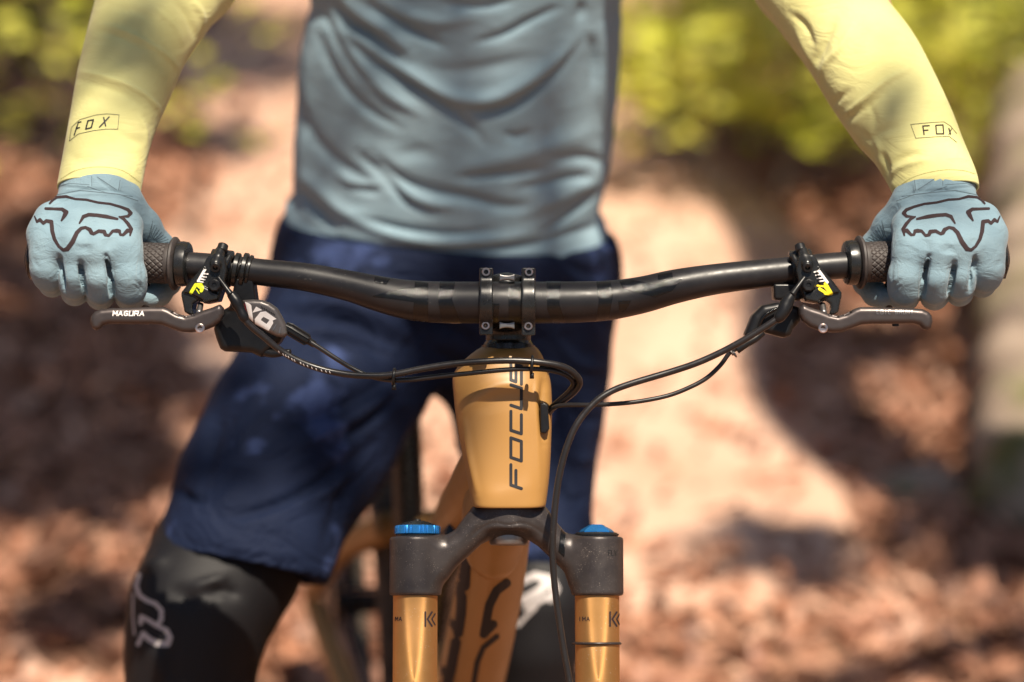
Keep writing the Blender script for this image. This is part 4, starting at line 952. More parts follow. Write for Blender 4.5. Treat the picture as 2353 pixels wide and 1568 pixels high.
SF_R = [([(1940, 265), (1990, 225), (2040, 185), (2090, 160)], 6, .0028), ([(1935, 285), (1985, 250), (2045, 205)], 9, -.0022), ([(1880, 195), (1895, 150), (1930, 110), (1960, 60)], 7, .0024), ([(1865, 160), (1890, 110), (1920, 50)], 9, -.0030), ([(1990, 95), (2040, 105), (2080, 95)], 24, -.0022),
        ([(1955, 205), (1925, 230), (1900, 260)], 8, -.0020), ([(2010, 320), (2022, 350), (2020, 400)], 7, .0026), ([(2022, 345), (2036, 378), (2040, 415)], 7, -.0030), ([(2042, 405), (2070, 385), (2110, 372), (2140, 368)], 6, .0024), ([(2046, 378), (2080, 360), (2120, 352)], 7, -.0022),
        ([(2035, 425), (2048, 430), (2060, 418)], 6, .0026), ([(1975, 300), (2000, 320), (2030, 300), (2070, 290)], 10, -.0016), ([(1830, 70), (1850, 120), (1880, 170)], 8, .0024), ([(1815, 30), (1850, 60), (1870, 110)], 8, -.0024), ([(2050, 440), (2110, 415), (2180, 403), (2240, 412)], 8, .0008), ([(1995, 240), (2010, 270), (2005, 310)], 8, -.0012)]
sL, sLg = make_sleeve(LT, SHL, -1, SF_L, None, "pale yellow sleeve with FOX print, left in the photo")
sR, sRg = make_sleeve(RT, SHR, 1, SF_R, None, "pale yellow sleeve with FOX print, right in the photo")
def s1c(L): return [(55.15 + .29306 * x, .29306 * y) for x, y in L]
bvL = bvh_of(*sLg)
tx = [(s1c([(395, 1062), (428, 962), (448, 958)]), 2.8), (s1c([(415, 1010), (437, 1003)]), 2.8), (s1c([(485, 1015), (502, 950), (545, 942), (528, 1004), (485, 1015)]), 3.2), (s1c([(592, 1000), (668, 920)]), 3.0), (s1c([(625, 925), (640, 990)]), 3.2)]
fr = [(s1c([(357, 1108), (375, 1000), (440, 940), (560, 905), (650, 895), (745, 903), (735, 1015), (640, 1015), (540, 1028), (430, 1052), (357, 1108)]), 1.0)]
stroke_decal("lettering", tx, bvL, M['navyprint'], sL, 0.6)
stroke_decal("print_outline", fr, bvL, M['navyprint'], sL, 0.5)
bvR = bvh_of(*sRg)
stroke_decal("hem_stitch", stitch([(140, 412), (175, 392), (228, 384), (280, 392), (322, 420)], 5, 3.2, 1.2), bvL, M['stitch'], sL, 0.5)["kind"] = "stuff"
stroke_decal("hem_stitch", stitch([(2052, 440), (2098, 408), (2160, 392), (2210, 392), (2240, 400)], 5, 3.2, 1.2), bvR, M['stitch'], sR, 0.5)["kind"] = "stuff"
def s2c(L): return [(1691.1 + .29306 * x, .29306 * y) for x, y in L]
tx = [(s2c([(1475, 1058), (1465, 990), (1515, 988)]), 3.0), (s2c([(1470, 1025), (1505, 1023)]), 3.0), (s2c([(1572, 1052), (1566, 985), (1622, 982), (1628, 1052), (1572, 1052)]), 3.0), (s2c([(1668, 1010), (1682, 1055)]), 3.0), (s2c([(1690, 1012), (1668, 1058)]), 2.0)]
fr = [(s2c([(1370, 978), (1540, 962), (1630, 958), (1680, 990), (1730, 1050)]), 1.0), (s2c([(1370, 978), (1410, 1086), (1560, 1075), (1670, 1072), (1730, 1118)]), 1.0)]
stroke_decal("lettering", tx, bvR, M['print'], sR, 0.6)
stroke_decal("print_outline", fr, bvR, M['print'], sR, 0.5)

# ---- jersey: rings in level planes, silhouette taken at the rider's middle plane
JT = [(560, 664, 1402, .112), (540, 660, 1400, .113), (505, 656, 1394, .114), (472, 672, 1378, .113), (430, 675, 1387, .112), (361, 675, 1403, .112), (287, 679, 1411, .114), (205, 684, 1420, .116), (123, 690, 1425, .118), (49, 703, 1428, .120), (0, 714, 1428, .121)]
rows = []
for y, a, b, dep in JT:
    A = ray_plane_y(a, y, RY); B = ray_plane_y(b, y, RY); rows.append([(A[0] + B[0]) / 2, RY, A[2], (B[0] - A[0]) / 2, dep])
z0 = rows[-1][2]; cxj = rows[-1][0]; hwj = rows[-1][3]
for dz, hw, dep in ((.06, hwj + .010, .124), (.12, hwj + .024, .126), (.17, hwj + .036, .120), (.205, hwj + .020, .105), (.235, hwj - .03, .092), (.255, .10, .078), (.275, .066, .064)):
    rows.append([cxj, RY + (0.01 if dz > .2 else 0), z0 + dz, hw, dep])
JR = catmull(np.array(rows)[:, [0, 1, 2, 3, 4]], 420); seg = 420; t = np.linspace(0, 2 * math.pi, seg, endpoint=False); V = []
for cx, cy, cz, hw, dep in JR:
    ct, st = np.cos(t), np.sin(t); e = 2.25
    V.append(np.stack((cx + hw * np.sign(ct) * np.abs(ct) ** (2 / e), cy - dep * np.sign(st) * np.abs(st) ** (2 / e), np.full(seg, cz)), 1))
V = np.vstack(V)
i, j = np.meshgrid(np.arange(len(JR) - 1), np.arange(seg), indexing='ij'); j2 = (j + 1) % seg
JQ = np.stack((i * seg + j, i * seg + j2, (i + 1) * seg + j2, (i + 1) * seg + j), -1).reshape(-1, 4)
front = np.clip(-(V[:, 1] - RY) / .11, 0, 1); low = np.clip((rows[0][2] + .14 - V[:, 2]) / .14, 0, 1)
V[:, 2] -= .030 * front ** 1.5 * low; V[:, 2] -= .012 * np.clip((V[:, 0] - cxj) / .15, -1, 1) * low - .004 * low
JV = to_c(V); JN = normals(JV, JQ)
if (JN[:, 2] * (JV[:, 2] - JV[:, 2].mean())).sum() < 0: JN = -JN; JQ = JQ[:, ::-1]
# the real hem dips and rises: pull the lowest rows
def c3(L): return [(606.6 + .4103 * x, .4103 * y) for x, y in L]
D_ = -1
JF = [(c3([(470, 230), (600, 330), (800, 460), (980, 570), (1120, 680), (1230, 800)]), 9, -.011), (c3([(520, 220), (700, 330), (860, 440), (1000, 520), (1150, 560), (1300, 545), (1500, 440), (1700, 300), (1810, 190)]), 13, .012),
      (c3([(1110, 605), (1250, 625), (1400, 590), (1550, 480), (1700, 330), (1800, 200)]), 9, -.010), (c3([(370, 0), (480, 120), (600, 200), (700, 290), (790, 370)]), 10, -.012), (c3([(440, 0), (560, 90), (700, 180), (820, 300)]), 12, .010),
      (c3([(560, 20), (700, 90), (850, 180), (1020, 270)]), 9, -.009), (c3([(620, 0), (800, 80), (1000, 120), (1200, 80)]), 14, .007), (c3([(1180, 245), (1350, 190), (1500, 110), (1660, 40)]), 8, -.008), (c3([(1000, 20), (1200, 40), (1400, 10)]), 9, -.008),
      (c3([(300, 180), (370, 360), (480, 520), (620, 640), (760, 720)]), 9, -.007), (c3([(310, 0), (400, 200), (520, 380), (640, 490)]), 9, -.008), (c3([(340, 60), (430, 230), (560, 400), (720, 540), (900, 650)]), 11, .008),
      (c3([(190, 560), (260, 740), (380, 880), (520, 980), (640, 1060)]), 12, -.007), (c3([(520, 860), (680, 1000), (800, 1120), (940, 1190)]), 9, -.011), (c3([(600, 860), (760, 1000), (950, 1070), (1150, 1110), (1350, 1160), (1550, 1160)]), 10, -.010),
      (c3([(620, 940), (760, 1060), (900, 1130), (1100, 1160)]), 10, .008), (c3([(1080, 1000), (1250, 985), (1450, 970), (1600, 950)]), 9, -.008), (c3([(1420, 1060), (1580, 1030), (1720, 995), (1850, 1000)]), 8, -.009), (c3([(1100, 950), (1300, 900), (1500, 850), (1700, 790), (1850, 730)]), 16, .006),
      (c3([(1560, 1310), (1680, 1230), (1790, 1140), (1880, 1070)]), 7, -.009), (c3([(1400, 1200), (1600, 1130), (1750, 1060), (1900, 980)]), 12, .007), (c3([(180, 1050), (230, 1120), (330, 1220), (400, 1290)]), 9, -.012), (c3([(190, 960), (330, 1080), (460, 1190), (640, 1250)]), 12, .009),
      (c3([(520, 1210), (720, 1270), (900, 1300), (1100, 1310), (1300, 1290)]), 7, -.009), (c3([(500, 1250), (750, 1320), (1000, 1360), (1300, 1340), (1500, 1300)]), 10, .008), (c3([(230, 1260), (420, 1350), (700, 1400), (900, 1400), (1200, 1400), (1500, 1370), (1750, 1300), (1900, 1255)]), 7, -.009),
      (c3([(1340, 750), (1420, 770), (1500, 740)]), 9, -.006), (c3([(1600, 560), (1640, 700), (1560, 800)]), 14, -.004), (c3([(1830, 200), (1850, 330), (1850, 480)]), 8, -.008), (c3([(1880, 100), (1900, 300), (1890, 500), (1930, 700)]), 10, .007), (c3([(1760, 120), (1780, 60), (1770, 0)]), 9, -.007),
      (c3([(240, 700), (220, 900), (240, 1050)]), 10, .006), (c3([(270, 250), (240, 450), (250, 650)]), 10, .004), (c3([(1000, 880), (850, 860), (700, 900)]), 14, -.003), (c3([(420, 620), (600, 760), (900, 860)]), 20, -.003), (c3([(640, 1080), (560, 1060), (470, 1040)]), 8, -.006), (c3([(400, 960), (520, 1030), (640, 1040)]), 8, .006),
      (c3([(900, 380), (1080, 400), (1300, 370), (1500, 320)]), 14, -.005), (c3([(1600, 900), (1800, 880), (1930, 930)]), 9, -.006)]
JF = [(a, w_ * 1.3, h_ * 0.65) for a, w_, h_ in JF]
JV = emboss(JV, JN, JF)
# hem line sinks in the middle front
px = to_px(JV); row = np.arange(len(JV)) // seg
V2, Q2 = inner_hem(JV, JQ, seg, 0, .03, .003)
V2[:, 1] -= .0
jersey = mesh_obj("jersey", V2, Q2, M['jersey'], person)

# ---- shorts and legs
def at_depth(x, y, dep): return q(x, y, FOCUS - dep)
def leg_pts(L): return [(at_depth(x, y, d), r * K * d / FOCUS) for x, y, d, r in L]
LLEG = leg_pts([(850, 690, 2.50, 200), (770, 850, 2.46, 205), (690, 1000, 2.40, 205), (612, 1130, 2.35, 190), (565, 1270, 2.30, 180), (540, 1370, 2.28, 176)])
RLEG = leg_pts([(1210, 690, 2.53, 178), (1212, 850, 2.53, 174), (1215, 1000, 2.51, 148), (1232, 1130, 2.48, 112), (1250, 1270, 2.44, 102), (1254, 1380, 2.43, 100)])
HIP = leg_pts([(860, 600, 2.52, 190), (1200, 600, 2.52, 190)])
def oval(P, pts, k, s):
    return chain(P, pts, k, s)
def fshorts(P):
    a = chain(P, LLEG, .03, (1, 1, .78)); b = chain(P, RLEG, .03, (1, 1, .85))
    c = at_depth(1030, 580, 2.52)
    h = ellip(P, c + [0, -.02, -.01], (.180, .125, .112)); 
    w_ = cone(P, at_depth(845, 585, 2.53), at_depth(1205, 585, 2.53), .090, .082, (1, 1.2, 1.0))
    d = smin(smin(a, b, .012), smin(h, w_, .03), .03)
    Pw = P
    top = to_world(P)[:, 2] - ray_plane_y(640, 492, RY)[2] + .022 * np.clip((P[:, 0] + .20) / .30, 0, 1)
    d = np.maximum(d, top)
    # hems cut square to each leg
    ax = np.array((-.19, -.96, .20)); ax /= np.linalg.norm(ax); e = at_depth(560, 1283, 2.20)
    d = np.where((P[:, 0] < -.07) & (P[:, 1] < -.10), np.maximum(d, (P - e) @ ax), d)
    ax = np.array((.05, -.98, .15)); ax /= np.linalg.norm(ax); e = at_depth(1250, 1296, 2.36)
    d = np.where((P[:, 0] > -.07) & (P[:, 1] < -.10), np.maximum(d, (P - e) @ ax), d)
    # hollow hems
    for pts in (LLEG, RLEG):
        a_, r_ = pts[-2]; b_, r2 = pts[-1]
        hol = cone(P, a_ + (a_ - b_) * .1, b_, r_ - .006, r2 - .006, (1, 1, .78))
        d = np.maximum(d, -hol)
    return d
def c4(L): return [(367.6 + .4689 * x, 588 + .4689 * y) for x, y in L]
PF = [(c4([(620, 300), (800, 290), (950, 320), (1080, 400), (1200, 450)]), 13, -.012), (c4([(600, 240), (850, 240), (1050, 300), (1250, 420)]), 12, .009), (c4([(650, 400), (800, 400), (980, 430), (1150, 500)]), 10, -.009), (c4([(640, 190), (850, 190), (1050, 260)]), 9, -.007),
      (c4([(1180, 560), (1000, 680), (800, 780), (600, 870)]), 11, -.008), (c4([(1190, 620), (1000, 760), (850, 850), (650, 950)]), 11, .008), (c4([(1160, 680), (1020, 820), (860, 930)]), 9, -.008), (c4([(1000, 950), (850, 1060), (700, 1160), (500, 1240), (300, 1280)]), 12, -.009), (c4([(980, 1030), (820, 1150), (640, 1230)]), 12, .006),
      (c4([(1080, 860), (960, 1040), (870, 1250), (800, 1450)]), 16, -.006), (c4([(560, 480), (480, 700), (380, 900)]), 26, .006), (c4([(300, 700), (260, 900), (220, 1100)]), 20, -.005), (c4([(80, 1140), (140, 1180), (230, 1200)]), 9, -.009), (c4([(60, 1380), (250, 1440), (500, 1490), (780, 1530)]), 7, -.004),
      ([(1270, 560), (1330, 620), (1400, 640)], 12, -.008), ([(1290, 640), (1350, 700), (1400, 760)], 10, -.008), ([(1260, 760), (1320, 830), (1390, 850)], 10, .008), ([(1290, 900), (1340, 960), (1380, 960)], 9, -.009), ([(1270, 1010), (1320, 1060), (1360, 1050)], 10, .008), ([(1280, 1110), (1320, 1150), (1350, 1140)], 8, -.008),
      ([(990, 800), (1060, 850), (1100, 950)], 12, -.006), ([(930, 660), (1010, 740), (1090, 790)], 14, -.008), ([(700, 620), (760, 640), (830, 640)], 9, -.008), ([(1020, 620), (1020, 700), (1000, 760)], 6, -.005)]
def sh_post(V, Q):
    return emboss(V, normals(V, Q), PF)
lo = at_depth(330, 1400, 2.35); hi = at_depth(1500, 440, 2.5)
lo = np.array((lo[0], lo[1] - .04, FOCUS - 2.72)); hi = np.array((hi[0] + .03, hi[1] + .02, FOCUS - 2.10))
shorts, shg_ = sdf_obj("shorts", fshorts, lo, hi, .0042, M['shorts'], person, sh_post, relax=3)
WB = c3([(60, 1190), (110, 1235), (70, 1300)])
# lower legs: knee sleeves and tights to the shoes
FL = to_c((-0.40, .42, .10)); FR = to_c((0.075, .56, .10))
TL = leg_pts([(600, 1150, 2.36, 150), (520, 1290, 2.31, 165), (462, 1400, 2.285, 156), (440, 1500, 2.28, 140), (436, 1600, 2.28, 132)]) + [(to_c((-.355, .40, .42)), .056), (to_c((-.375, .43, .30)), .060), (FL, .042)]
TR = leg_pts([(1240, 1130, 2.48, 96), (1240, 1290, 2.44, 92), (1238, 1390, 2.42, 94), (1232, 1490, 2.42, 88), (1228, 1600, 2.43, 80)]) + [(to_c((.055, .52, .42)), .050), (to_c((.065, .56, .30)), .054), (FR, .040)]
TLF = [(c7([(0, 0)]) * 2, 1, 0)]
def tf(L): return [(257.4 + .2966 * x, 1103 + .2966 * y) for x, y in L]
KF = [(tf([(240, 700), (330, 660), (420, 600)]), 14, .006), (tf([(900, 740), (760, 800), (600, 840)]), 12, .006), (tf([(1000, 900), (850, 860), (700, 880)]), 10, -.006), (tf([(420, 860), (560, 900), (640, 1000)]), 20, -.004), (tf([(300, 1300), (380, 1400), (360, 1560)]), 24, .004), (tf([(480, 1290), (440, 1400), (450, 1560)]), 10, -.004)]
tl, tlg = sdf_obj("knee_sleeve", lambda P: chain(P, TL, .02, (1, 1, .9)), np.array((-.50, -1.0, FOCUS - 2.75)), np.array((-.12, -.06, FOCUS - 2.05)), .0050, M['tights'], person, lambda V, Q: emboss(V, normals(V, Q), KF), relax=2)
trr, trg = sdf_obj("knee_sleeve", lambda P: chain(P, TR, .02, (1, 1, .9)), np.array((-.12, -1.05, FOCUS - 2.9)), np.array((.20, -.06, FOCUS - 2.2)), .0050, M['tights'], person, relax=2)
stroke_decal("logo_print", [(tf([(215, 740), (190, 820), (215, 895), (275, 935), (340, 960), (385, 1010), (385, 1080), (350, 1130), (290, 1090), (230, 1060), (225, 1110)]), 10), (tf([(350, 1130), (425, 1165), (450, 1220), (430, 1270), (360, 1270), (290, 1235), (245, 1190), (230, 1220), (205, 1275)]), [9, 11, 13, 14, 14, 13, 11, 9, 9]), (tf([(168, 880), (165, 1050), (178, 1200)]), 4)],
             bvh_of(*tlg), M['padprint'], tl, 2.0, .0006)
stroke_decal("logo_print", [(c7([(1130, 800), (1200, 785), (1290, 730), (1380, 690)]), 17), (c7([(1400, 700), (1500, 720), (1545, 800), (1500, 880)]), 18), (c7([(1500, 740), (1400, 830), (1290, 890)]), 22), (c7([(1530, 830), (1440, 890), (1300, 960)]), 12), (c7([(1105, 900), (1200, 905)]), 18), (c7([(1130, 970), (1190, 1020), (1240, 1100), (1300, 1030), (1380, 950)]), 9)],
             bvh_of(*trg), M['padprint'], trr, 2.0, .0006)
for f, sgn in ((FL, -1), (FR, 1)):
    w0 = to_world(f)
    def fshoe(P, w0=w0, sgn=sgn):
        a = w0 + [0, .05, -.055]; b = w0 + [.02 * sgn, -.17, -.068]
        d = cone(P, a, b, .044, .036, (1, 1, .9)); d = smin(d, cone(P, w0 + [0, .02, .03], w0 + [0, .0, -.03], .046, .046), .03)
        return smax(d, (.001 - P[:, 2]), .004)
    sdf_obj("shoe", fshoe, w0 - [.12, .3, .11], w0 + [.12, .16, .1], .005, M['plastic'], person, world=True)

# ---- the body under the clothes: one continuous skin
def wc(*L): return [(np.array(p[:3]), p[3]) for p in L]
elL = to_world(q(430, -230, -.20)); elR = to_world(q(1850, -230, -.20)); shL = to_world(SHL); shR = to_world(SHR)
wrL = to_world(q(226, 440, -.052)); wrR = to_world(q(2151, 440, -.052)); hdL = to_world(q(200, 520, -.036)); hdR = to_world(q(2177, 520, -.036))
hx = (shL[0] + shR[0]) / 2
def fbody(P):
    A = chain(P, wc((*shL, .050), (*elL, .040), (*wrL, .019), (*hdL, .015)), .02); B = chain(P, wc((*shR, .050), (*elR, .040), (*wrR, .019), (*hdR, .015)), .02)
    T = chain(P, wc((hx, RY + .01, .90, .085), (hx, RY + .01, 1.10, .080), (hx, RY + .01, 1.36, .085)), .03, (1.3, 1, 1))
    S = cone(P, shL + [.03, 0, 0], shR - [.03, 0, 0], .055, .055); Nk = cone(P, np.array((hx, RY + .01, 1.42)), np.array((hx, RY - .03, 1.60)), .055, .052)
    Hd = smin(ellip(P, np.array((hx, RY - .045, 1.72)), (.076, .095, .105)), ellip(P, np.array((hx, RY - .09, 1.655)), (.05, .05, .055)), .03)
    Hd = smin(Hd, cone(P, np.array((hx, RY - .142, 1.705)), np.array((hx, RY - .160, 1.672)), .009, .014), .015)
    for s in (-1, 1):
        Hd = smin(Hd, ellip(P, np.array((hx + s * .078, RY - .035, 1.70)), (.010, .020, .032)), .006)
        Hd = smax(Hd, -ellip(P, np.array((hx + s * .032, RY - .150, 1.712)), (.016, .014, .010)), .01)
    Hd = smax(Hd, -ellip(P, np.array((hx, RY - .146, 1.638)), (.022, .008, .003)), .003)
    L1 = chain(P, [(to_world(p), r * .78) for p, r in (LLEG[1], LLEG[3])], .03); L1 = smin(L1, chain(P, [(to_world(p), r * .8) for p, r in TL[1:]] , .03), .03)
    L2 = chain(P, [(to_world(p), r * .78) for p, r in (RLEG[1], RLEG[3])], .03); L2 = smin(L2, chain(P, [(to_world(p), r * .8) for p, r in TR[1:]], .03), .03)
    d = smin(smin(T, S, .05), Nk, .03); d = smin(d, Hd, .02); d = smin(smin(d, A, .03), B, .03)
    return smin(smin(d, L1, .03), L2, .03)
sdf_obj("body", fbody, (-.50, -.06, .0), (.50, .80, 1.86), .0075, M['skin'], person, world=True, relax=1)
def fhel(P):
    c = np.array((hx, RY - .03, 1.77)); d = ellip(P, c, (.105, .135, .105)); d = np.maximum(d, -ellip(P, c - [0, 0, .02], (.088, .118, .10)))
    d = np.maximum(d, 1.735 - P[:, 2] + .25 * (P[:, 1] - c[1]))
    v = cone(P, np.array((hx - .06, RY - .16, 1.80)), np.array((hx + .06, RY - .16, 1.80)), .010, .010, (1, 5, .7)); return smin(d, v, .01)
sdf_obj("helmet", fhel, (hx - .13, RY - .25, 1.66), (hx + .13, RY + .15, 1.92), .0055, M['helmet'], person, world=True)

# ================================================================== THE PLACE
def gh(x, y):
    """height of the forest floor"""
    x = np.asarray(x, float); y = np.asarray(y, float)
    f = np.clip((y - 8.0) / 8, 0, 1.5) ** 2 * 3.0
    side = np.clip((np.abs(x) - 1.3) / 3, 0, 1.2) ** 2 * .5 * np.clip((y - 1) / 3, 0, 1)
    n = .02 * np.sin(x * 2.1 + 1) * np.sin(y * 1.7) + .012 * np.sin(x * 5.3 + y * 3.1)
    return (f + side + n * np.clip((np.abs(y) + np.abs(x)) / 1.5 - .6, 0, 1))
M['soil'] = mat('forest_soil', (0.20, 0.095, 0.055), 0.9, col2=(0.32, 0.17, 0.105), nscale=3, bump=.004, bscale=30)
M['path'] = mat('packed_trail_earth', (0.60, 0.39, 0.285), 0.9, col2=(0.46, 0.27, 0.185), nscale=2.4, ndetail=6, bump=.003, bscale=40)
M['leaf'] = mat('dry_beech_leaves', (0.3, 0.12, 0.06), 0.55, island=[(.12, .045, .022), (.26, .105, .055), (.38, .175, .10), (.46, .24, .15), (.19, .07, .035), (.58, .35, .24)], spec=.5)
M['fol'] = mat('spring_beech_foliage', (0.2, 0.24, 0.02), 0.45, island=[(.08, .10, .006), (.20, .21, .012), (.36, .35, .03), (.12, .14, .01)], trans=.45)
M['young'] = mat('sunlit_young_beech_leaves', (0.5, 0.5, 0.05), 0.4, island=[(.38, .42, .03), (.62, .62, .08), (.76, .74, .16), (.42, .46, .04)], trans=.4)
M['bark'] = mat('grey_brown_bark', (0.09, 0.07, 0.055), 0.9, col2=(0.20, 0.17, 0.14), nscale=7, bump=.006, bscale=40)
M['moss'] = mat('mossy_weathered_wood', (0.27, 0.205, 0.155), 0.9, col2=(0.10, 0.10, 0.03), nscale=5, thr=(.5, .65), bump=.006, bscale=30)

def grid_sheet(name, X, Y, m, dz=0.0, kind='structure'):
    Z = gh(X, Y) + dz; V = np.stack((X, Y, Z), -1).reshape(-1, 3); a, b = X.shape
    i, j = np.meshgrid(np.arange(a - 1), np.arange(b - 1), indexing='ij'); Q = np.stack((i * b + j, (i + 1) * b + j, (i + 1) * b + j + 1, i * b + j + 1), -1).reshape(-1, 4)
    o = mesh_obj(name, V, Q, m, None, world=True); o["kind"] = kind; return o
X, Y = np.meshgrid(np.concatenate((np.linspace(-40, -6, 18), np.linspace(-5.8, 5.8, 130), np.linspace(6, 40, 18))), np.concatenate((np.linspace(-12, -2, 12), np.linspace(-1.8, 12, 150), np.linspace(12.5, 60, 24))), indexing='ij')
grid_sheet("ground", X, Y, M['soil'])
# the trail runs straight away behind the rider
def trail_c(y): return .0 - .055 * (y - 2.5)
def trail_w(y): return np.clip(.66 + .07 * (y - 2.5), .45, 1.2)
tv = np.linspace(1.7, 12, 140); u = np.linspace(-1, 1, 40)
TW = trail_w(tv) + .04 * np.sin(tv * 2.3) + .02 * np.sin(tv * 5.1)
Xp = trail_c(tv)[:, None] + u[None] * TW[:, None]; Yp = np.repeat(tv[:, None], 40, 1)
grid_sheet("path", Xp, Yp, M['path'], .006 )

# dry leaves over everything
def leaves(n, xr, yr, size, rng, pathless=.9, lift=.02):
    x = rng.uniform(*xr, n); y = rng.uniform(*yr, n)
    on = np.abs(x - trail_c(y)) < trail_w(y) - .05 + .08 * np.sin(y * 3 + x * 4); keep = ~(on & (rng.random(n) < pathless * np.clip((y - 1.7 + .35 * np.sin(x * 4)) / .7, 0, 1))); x, y = x[keep], y[keep]; n = len(x)
    z = gh(x, y) + .012 + rng.random(n) ** 2 * lift
    th = rng.uniform(0, 2 * np.pi, n); s = size * rng.uniform(.6, 1.3, n); tilt = rng.normal(0, .55, (n, 2))
    ex = np.stack((np.cos(th), np.sin(th), tilt[:, 0]), 1); ey = np.stack((-np.sin(th), np.cos(th), tilt[:, 1]), 1)
    ex /= np.linalg.norm(ex, axis=1)[:, None]; ey /= np.linalg.norm(ey, axis=1)[:, None]; up = np.cross(ex, ey); c = np.stack((x, y, z), 1)
    cup = rng.uniform(-.25, .35, n)[:, None]
    P = [c - ex * s[:, None], c - ex * .2 * s[:, None] + ey * .5 * s[:, None] + up * cup * s[:, None], c + ex * s[:, None], c - ex * .2 * s[:, None] - ey * .5 * s[:, None] + up * cup * s[:, None], c + ex * .1 * s[:, None]]
    V = np.stack(P, 1).reshape(-1, 3); b = np.arange(n)[:, None] * 5
    F = np.concatenate((b + [0, 4, 1], b + [1, 4, 2], b + [0, 3, 4], b + [3, 2, 4]), 0)
    return V, F
r2 = np.random.default_rng(11)
V1, F1 = leaves(80000, (-3.2, 3.4), (.6, 9), .029, r2); V3_, F3_ = leaves(26000, (-9, 9), (-3, 12), .045, r2, 1.0)
V2_, F2_ = leaves(6000, (-2, 2), (-2.5, .6), .034, r2)
o = mesh_obj("leaf_litter", np.vstack((V1, V2_, V3_)), np.vstack((F1, F2_ + len(V1), F3_ + len(V1) + len(V2_))), M['leaf'], None, world=True, smooth=False)
o["kind"] = "stuff"; o["label"] = "copper brown dry beech leaves covering the forest floor"; o["category"] = "leaf litter"

# foliage made of leaf sized faces
def cloud(centres, rng, size=.03, per=60, spread=(.16, .16, .10)):
    out = []
    for c in centres:
        k = per; p = np.asarray(c[:3]) + rng.normal(0, 1, (k, 3)) * np.asarray(spread) * (c[3] if len(c) > 3 else 1); out.append(p)
    c = np.vstack(out); n = len(c); d = rng.normal(0, 1, (n, 3)); d /= np.linalg.norm(d, axis=1)[:, None]
    d[:, 2] *= .5; e = np.cross(d, rng.normal(0, 1, (n, 3))); e /= np.linalg.norm(e, axis=1)[:, None]; e[:, 2] *= .45; s = size * rng.uniform(.6, 1.3, n)[:, None]
    V = np.stack((c - d * s, c + e * s * .55, c + d * s, c - e * s * .55), 1).reshape(-1, 3); b = np.arange(n)[:, None] * 4
    return V, np.concatenate((b + [0, 1, 2], b + [0, 2, 3]), 0)
def sapling(loc, h, cl, label, seed, size=.034, per=60, spread=(.15, .15, .09)):
    rng = np.random.default_rng(seed); z = float(gh(loc[0], loc[1])); t = thing("beech_sapling", (loc[0], loc[1], z), label, "sapling", "young beeches at the edge of the trail")
    g = [tube_geo(catmull([(loc[0], loc[1], z - .03), (loc[0] + .04, loc[1], z + h * .5), (loc[0] - .02, loc[1] + .03, z + h)], 14), np.linspace(.014, .004, 14), 8)]
    for c in cl: g.append(tube_geo(np.array([(loc[0] + .02, loc[1], z + max(.08, (c[2] - z) * .7)), tuple(c[:3])]), np.array([.006, .002]), 6))
    V, F = merge(*g); mesh_obj("stem", V, F, M['bark'], t, world=True)
    V, F = cloud(cl, rng, size, per, spread); mesh_obj("leaves", V, F, M['young'], t, world=True, smooth=False)
    return t
def gp(x, y, Yw):                                      # a world point seen near photo position x,y on the plane Y=Yw
    return ray_plane_y(x, y, Yw)
def clumps(L, Yw, seed):
    r = np.random.default_rng(seed); return [(*gp(x, y, Yw + r.uniform(-.4, .4)), s) for x, y, s in L]
def SP(cx, Yw, cl, label, seed, per, size=.050, spread=(.08, .08, .045)):
    x0 = gp(cx, 300, Yw)[0]; c = clumps(cl, Yw, seed); h = max(.25, max(t[2] for t in c) - float(gh(x0, Yw)))
    sapling((x0, Yw), h, c, label, seed, size, per, spread)
SP(120, 4.6, [(40, 60, 1), (150, 30, .8), (60, 200, 1.1), (180, 150, .9), (20, 330, .9), (130, 260, .8), (240, 60, .7), (100, -40, 1)], "young beech with yellow green leaves before the dark hollow, far left", 21, 17, .050, (.16, .16, .09))
SP(430, 3.9, [(390, 240, .3), (440, 290, .25), (600, 330, .25), (560, 30, .5), (480, 190, .3), (640, 60, .4)], "sparse young beech showing between the left arm and the jersey", 22, 9, .024, (.07, .07, .05))
SP(1560, 4.6, [(1480, 50, 1.2), (1600, 20, 1.2), (1500, 170, .9), (1580, 190, .9), (1660, 200, .8), (1700, 90, 1.1), (1450, 120, 1), (1640, 110, 1.1), (1560, 90, 1.2)], "bright yellow green young beech directly right of the jersey", 23, 40, .052, (.11, .11, .07))
SP(1790, 4.3, [(1760, 100, 1), (1760, 220, .6), (1850, 260, .6), (1900, 300, .6), (1780, 20, 1), (1840, 180, .9)], "young beech with round clumps behind the right sleeve", 24, 30, .052, (.11, .11, .06))
SP(2250, 4.0, [(2120, 40, 1), (2200, 80, 1), (2290, 130, .9), (2330, 200, .8), (2280, 240, .7), (2200, 0, 1), (2330, 40, 1), (2340, 290, .7), (2260, 320, .6)], "young beech with lit leaves at the far right beyond the right glove", 25, 34, .052, (.11, .11, .07))
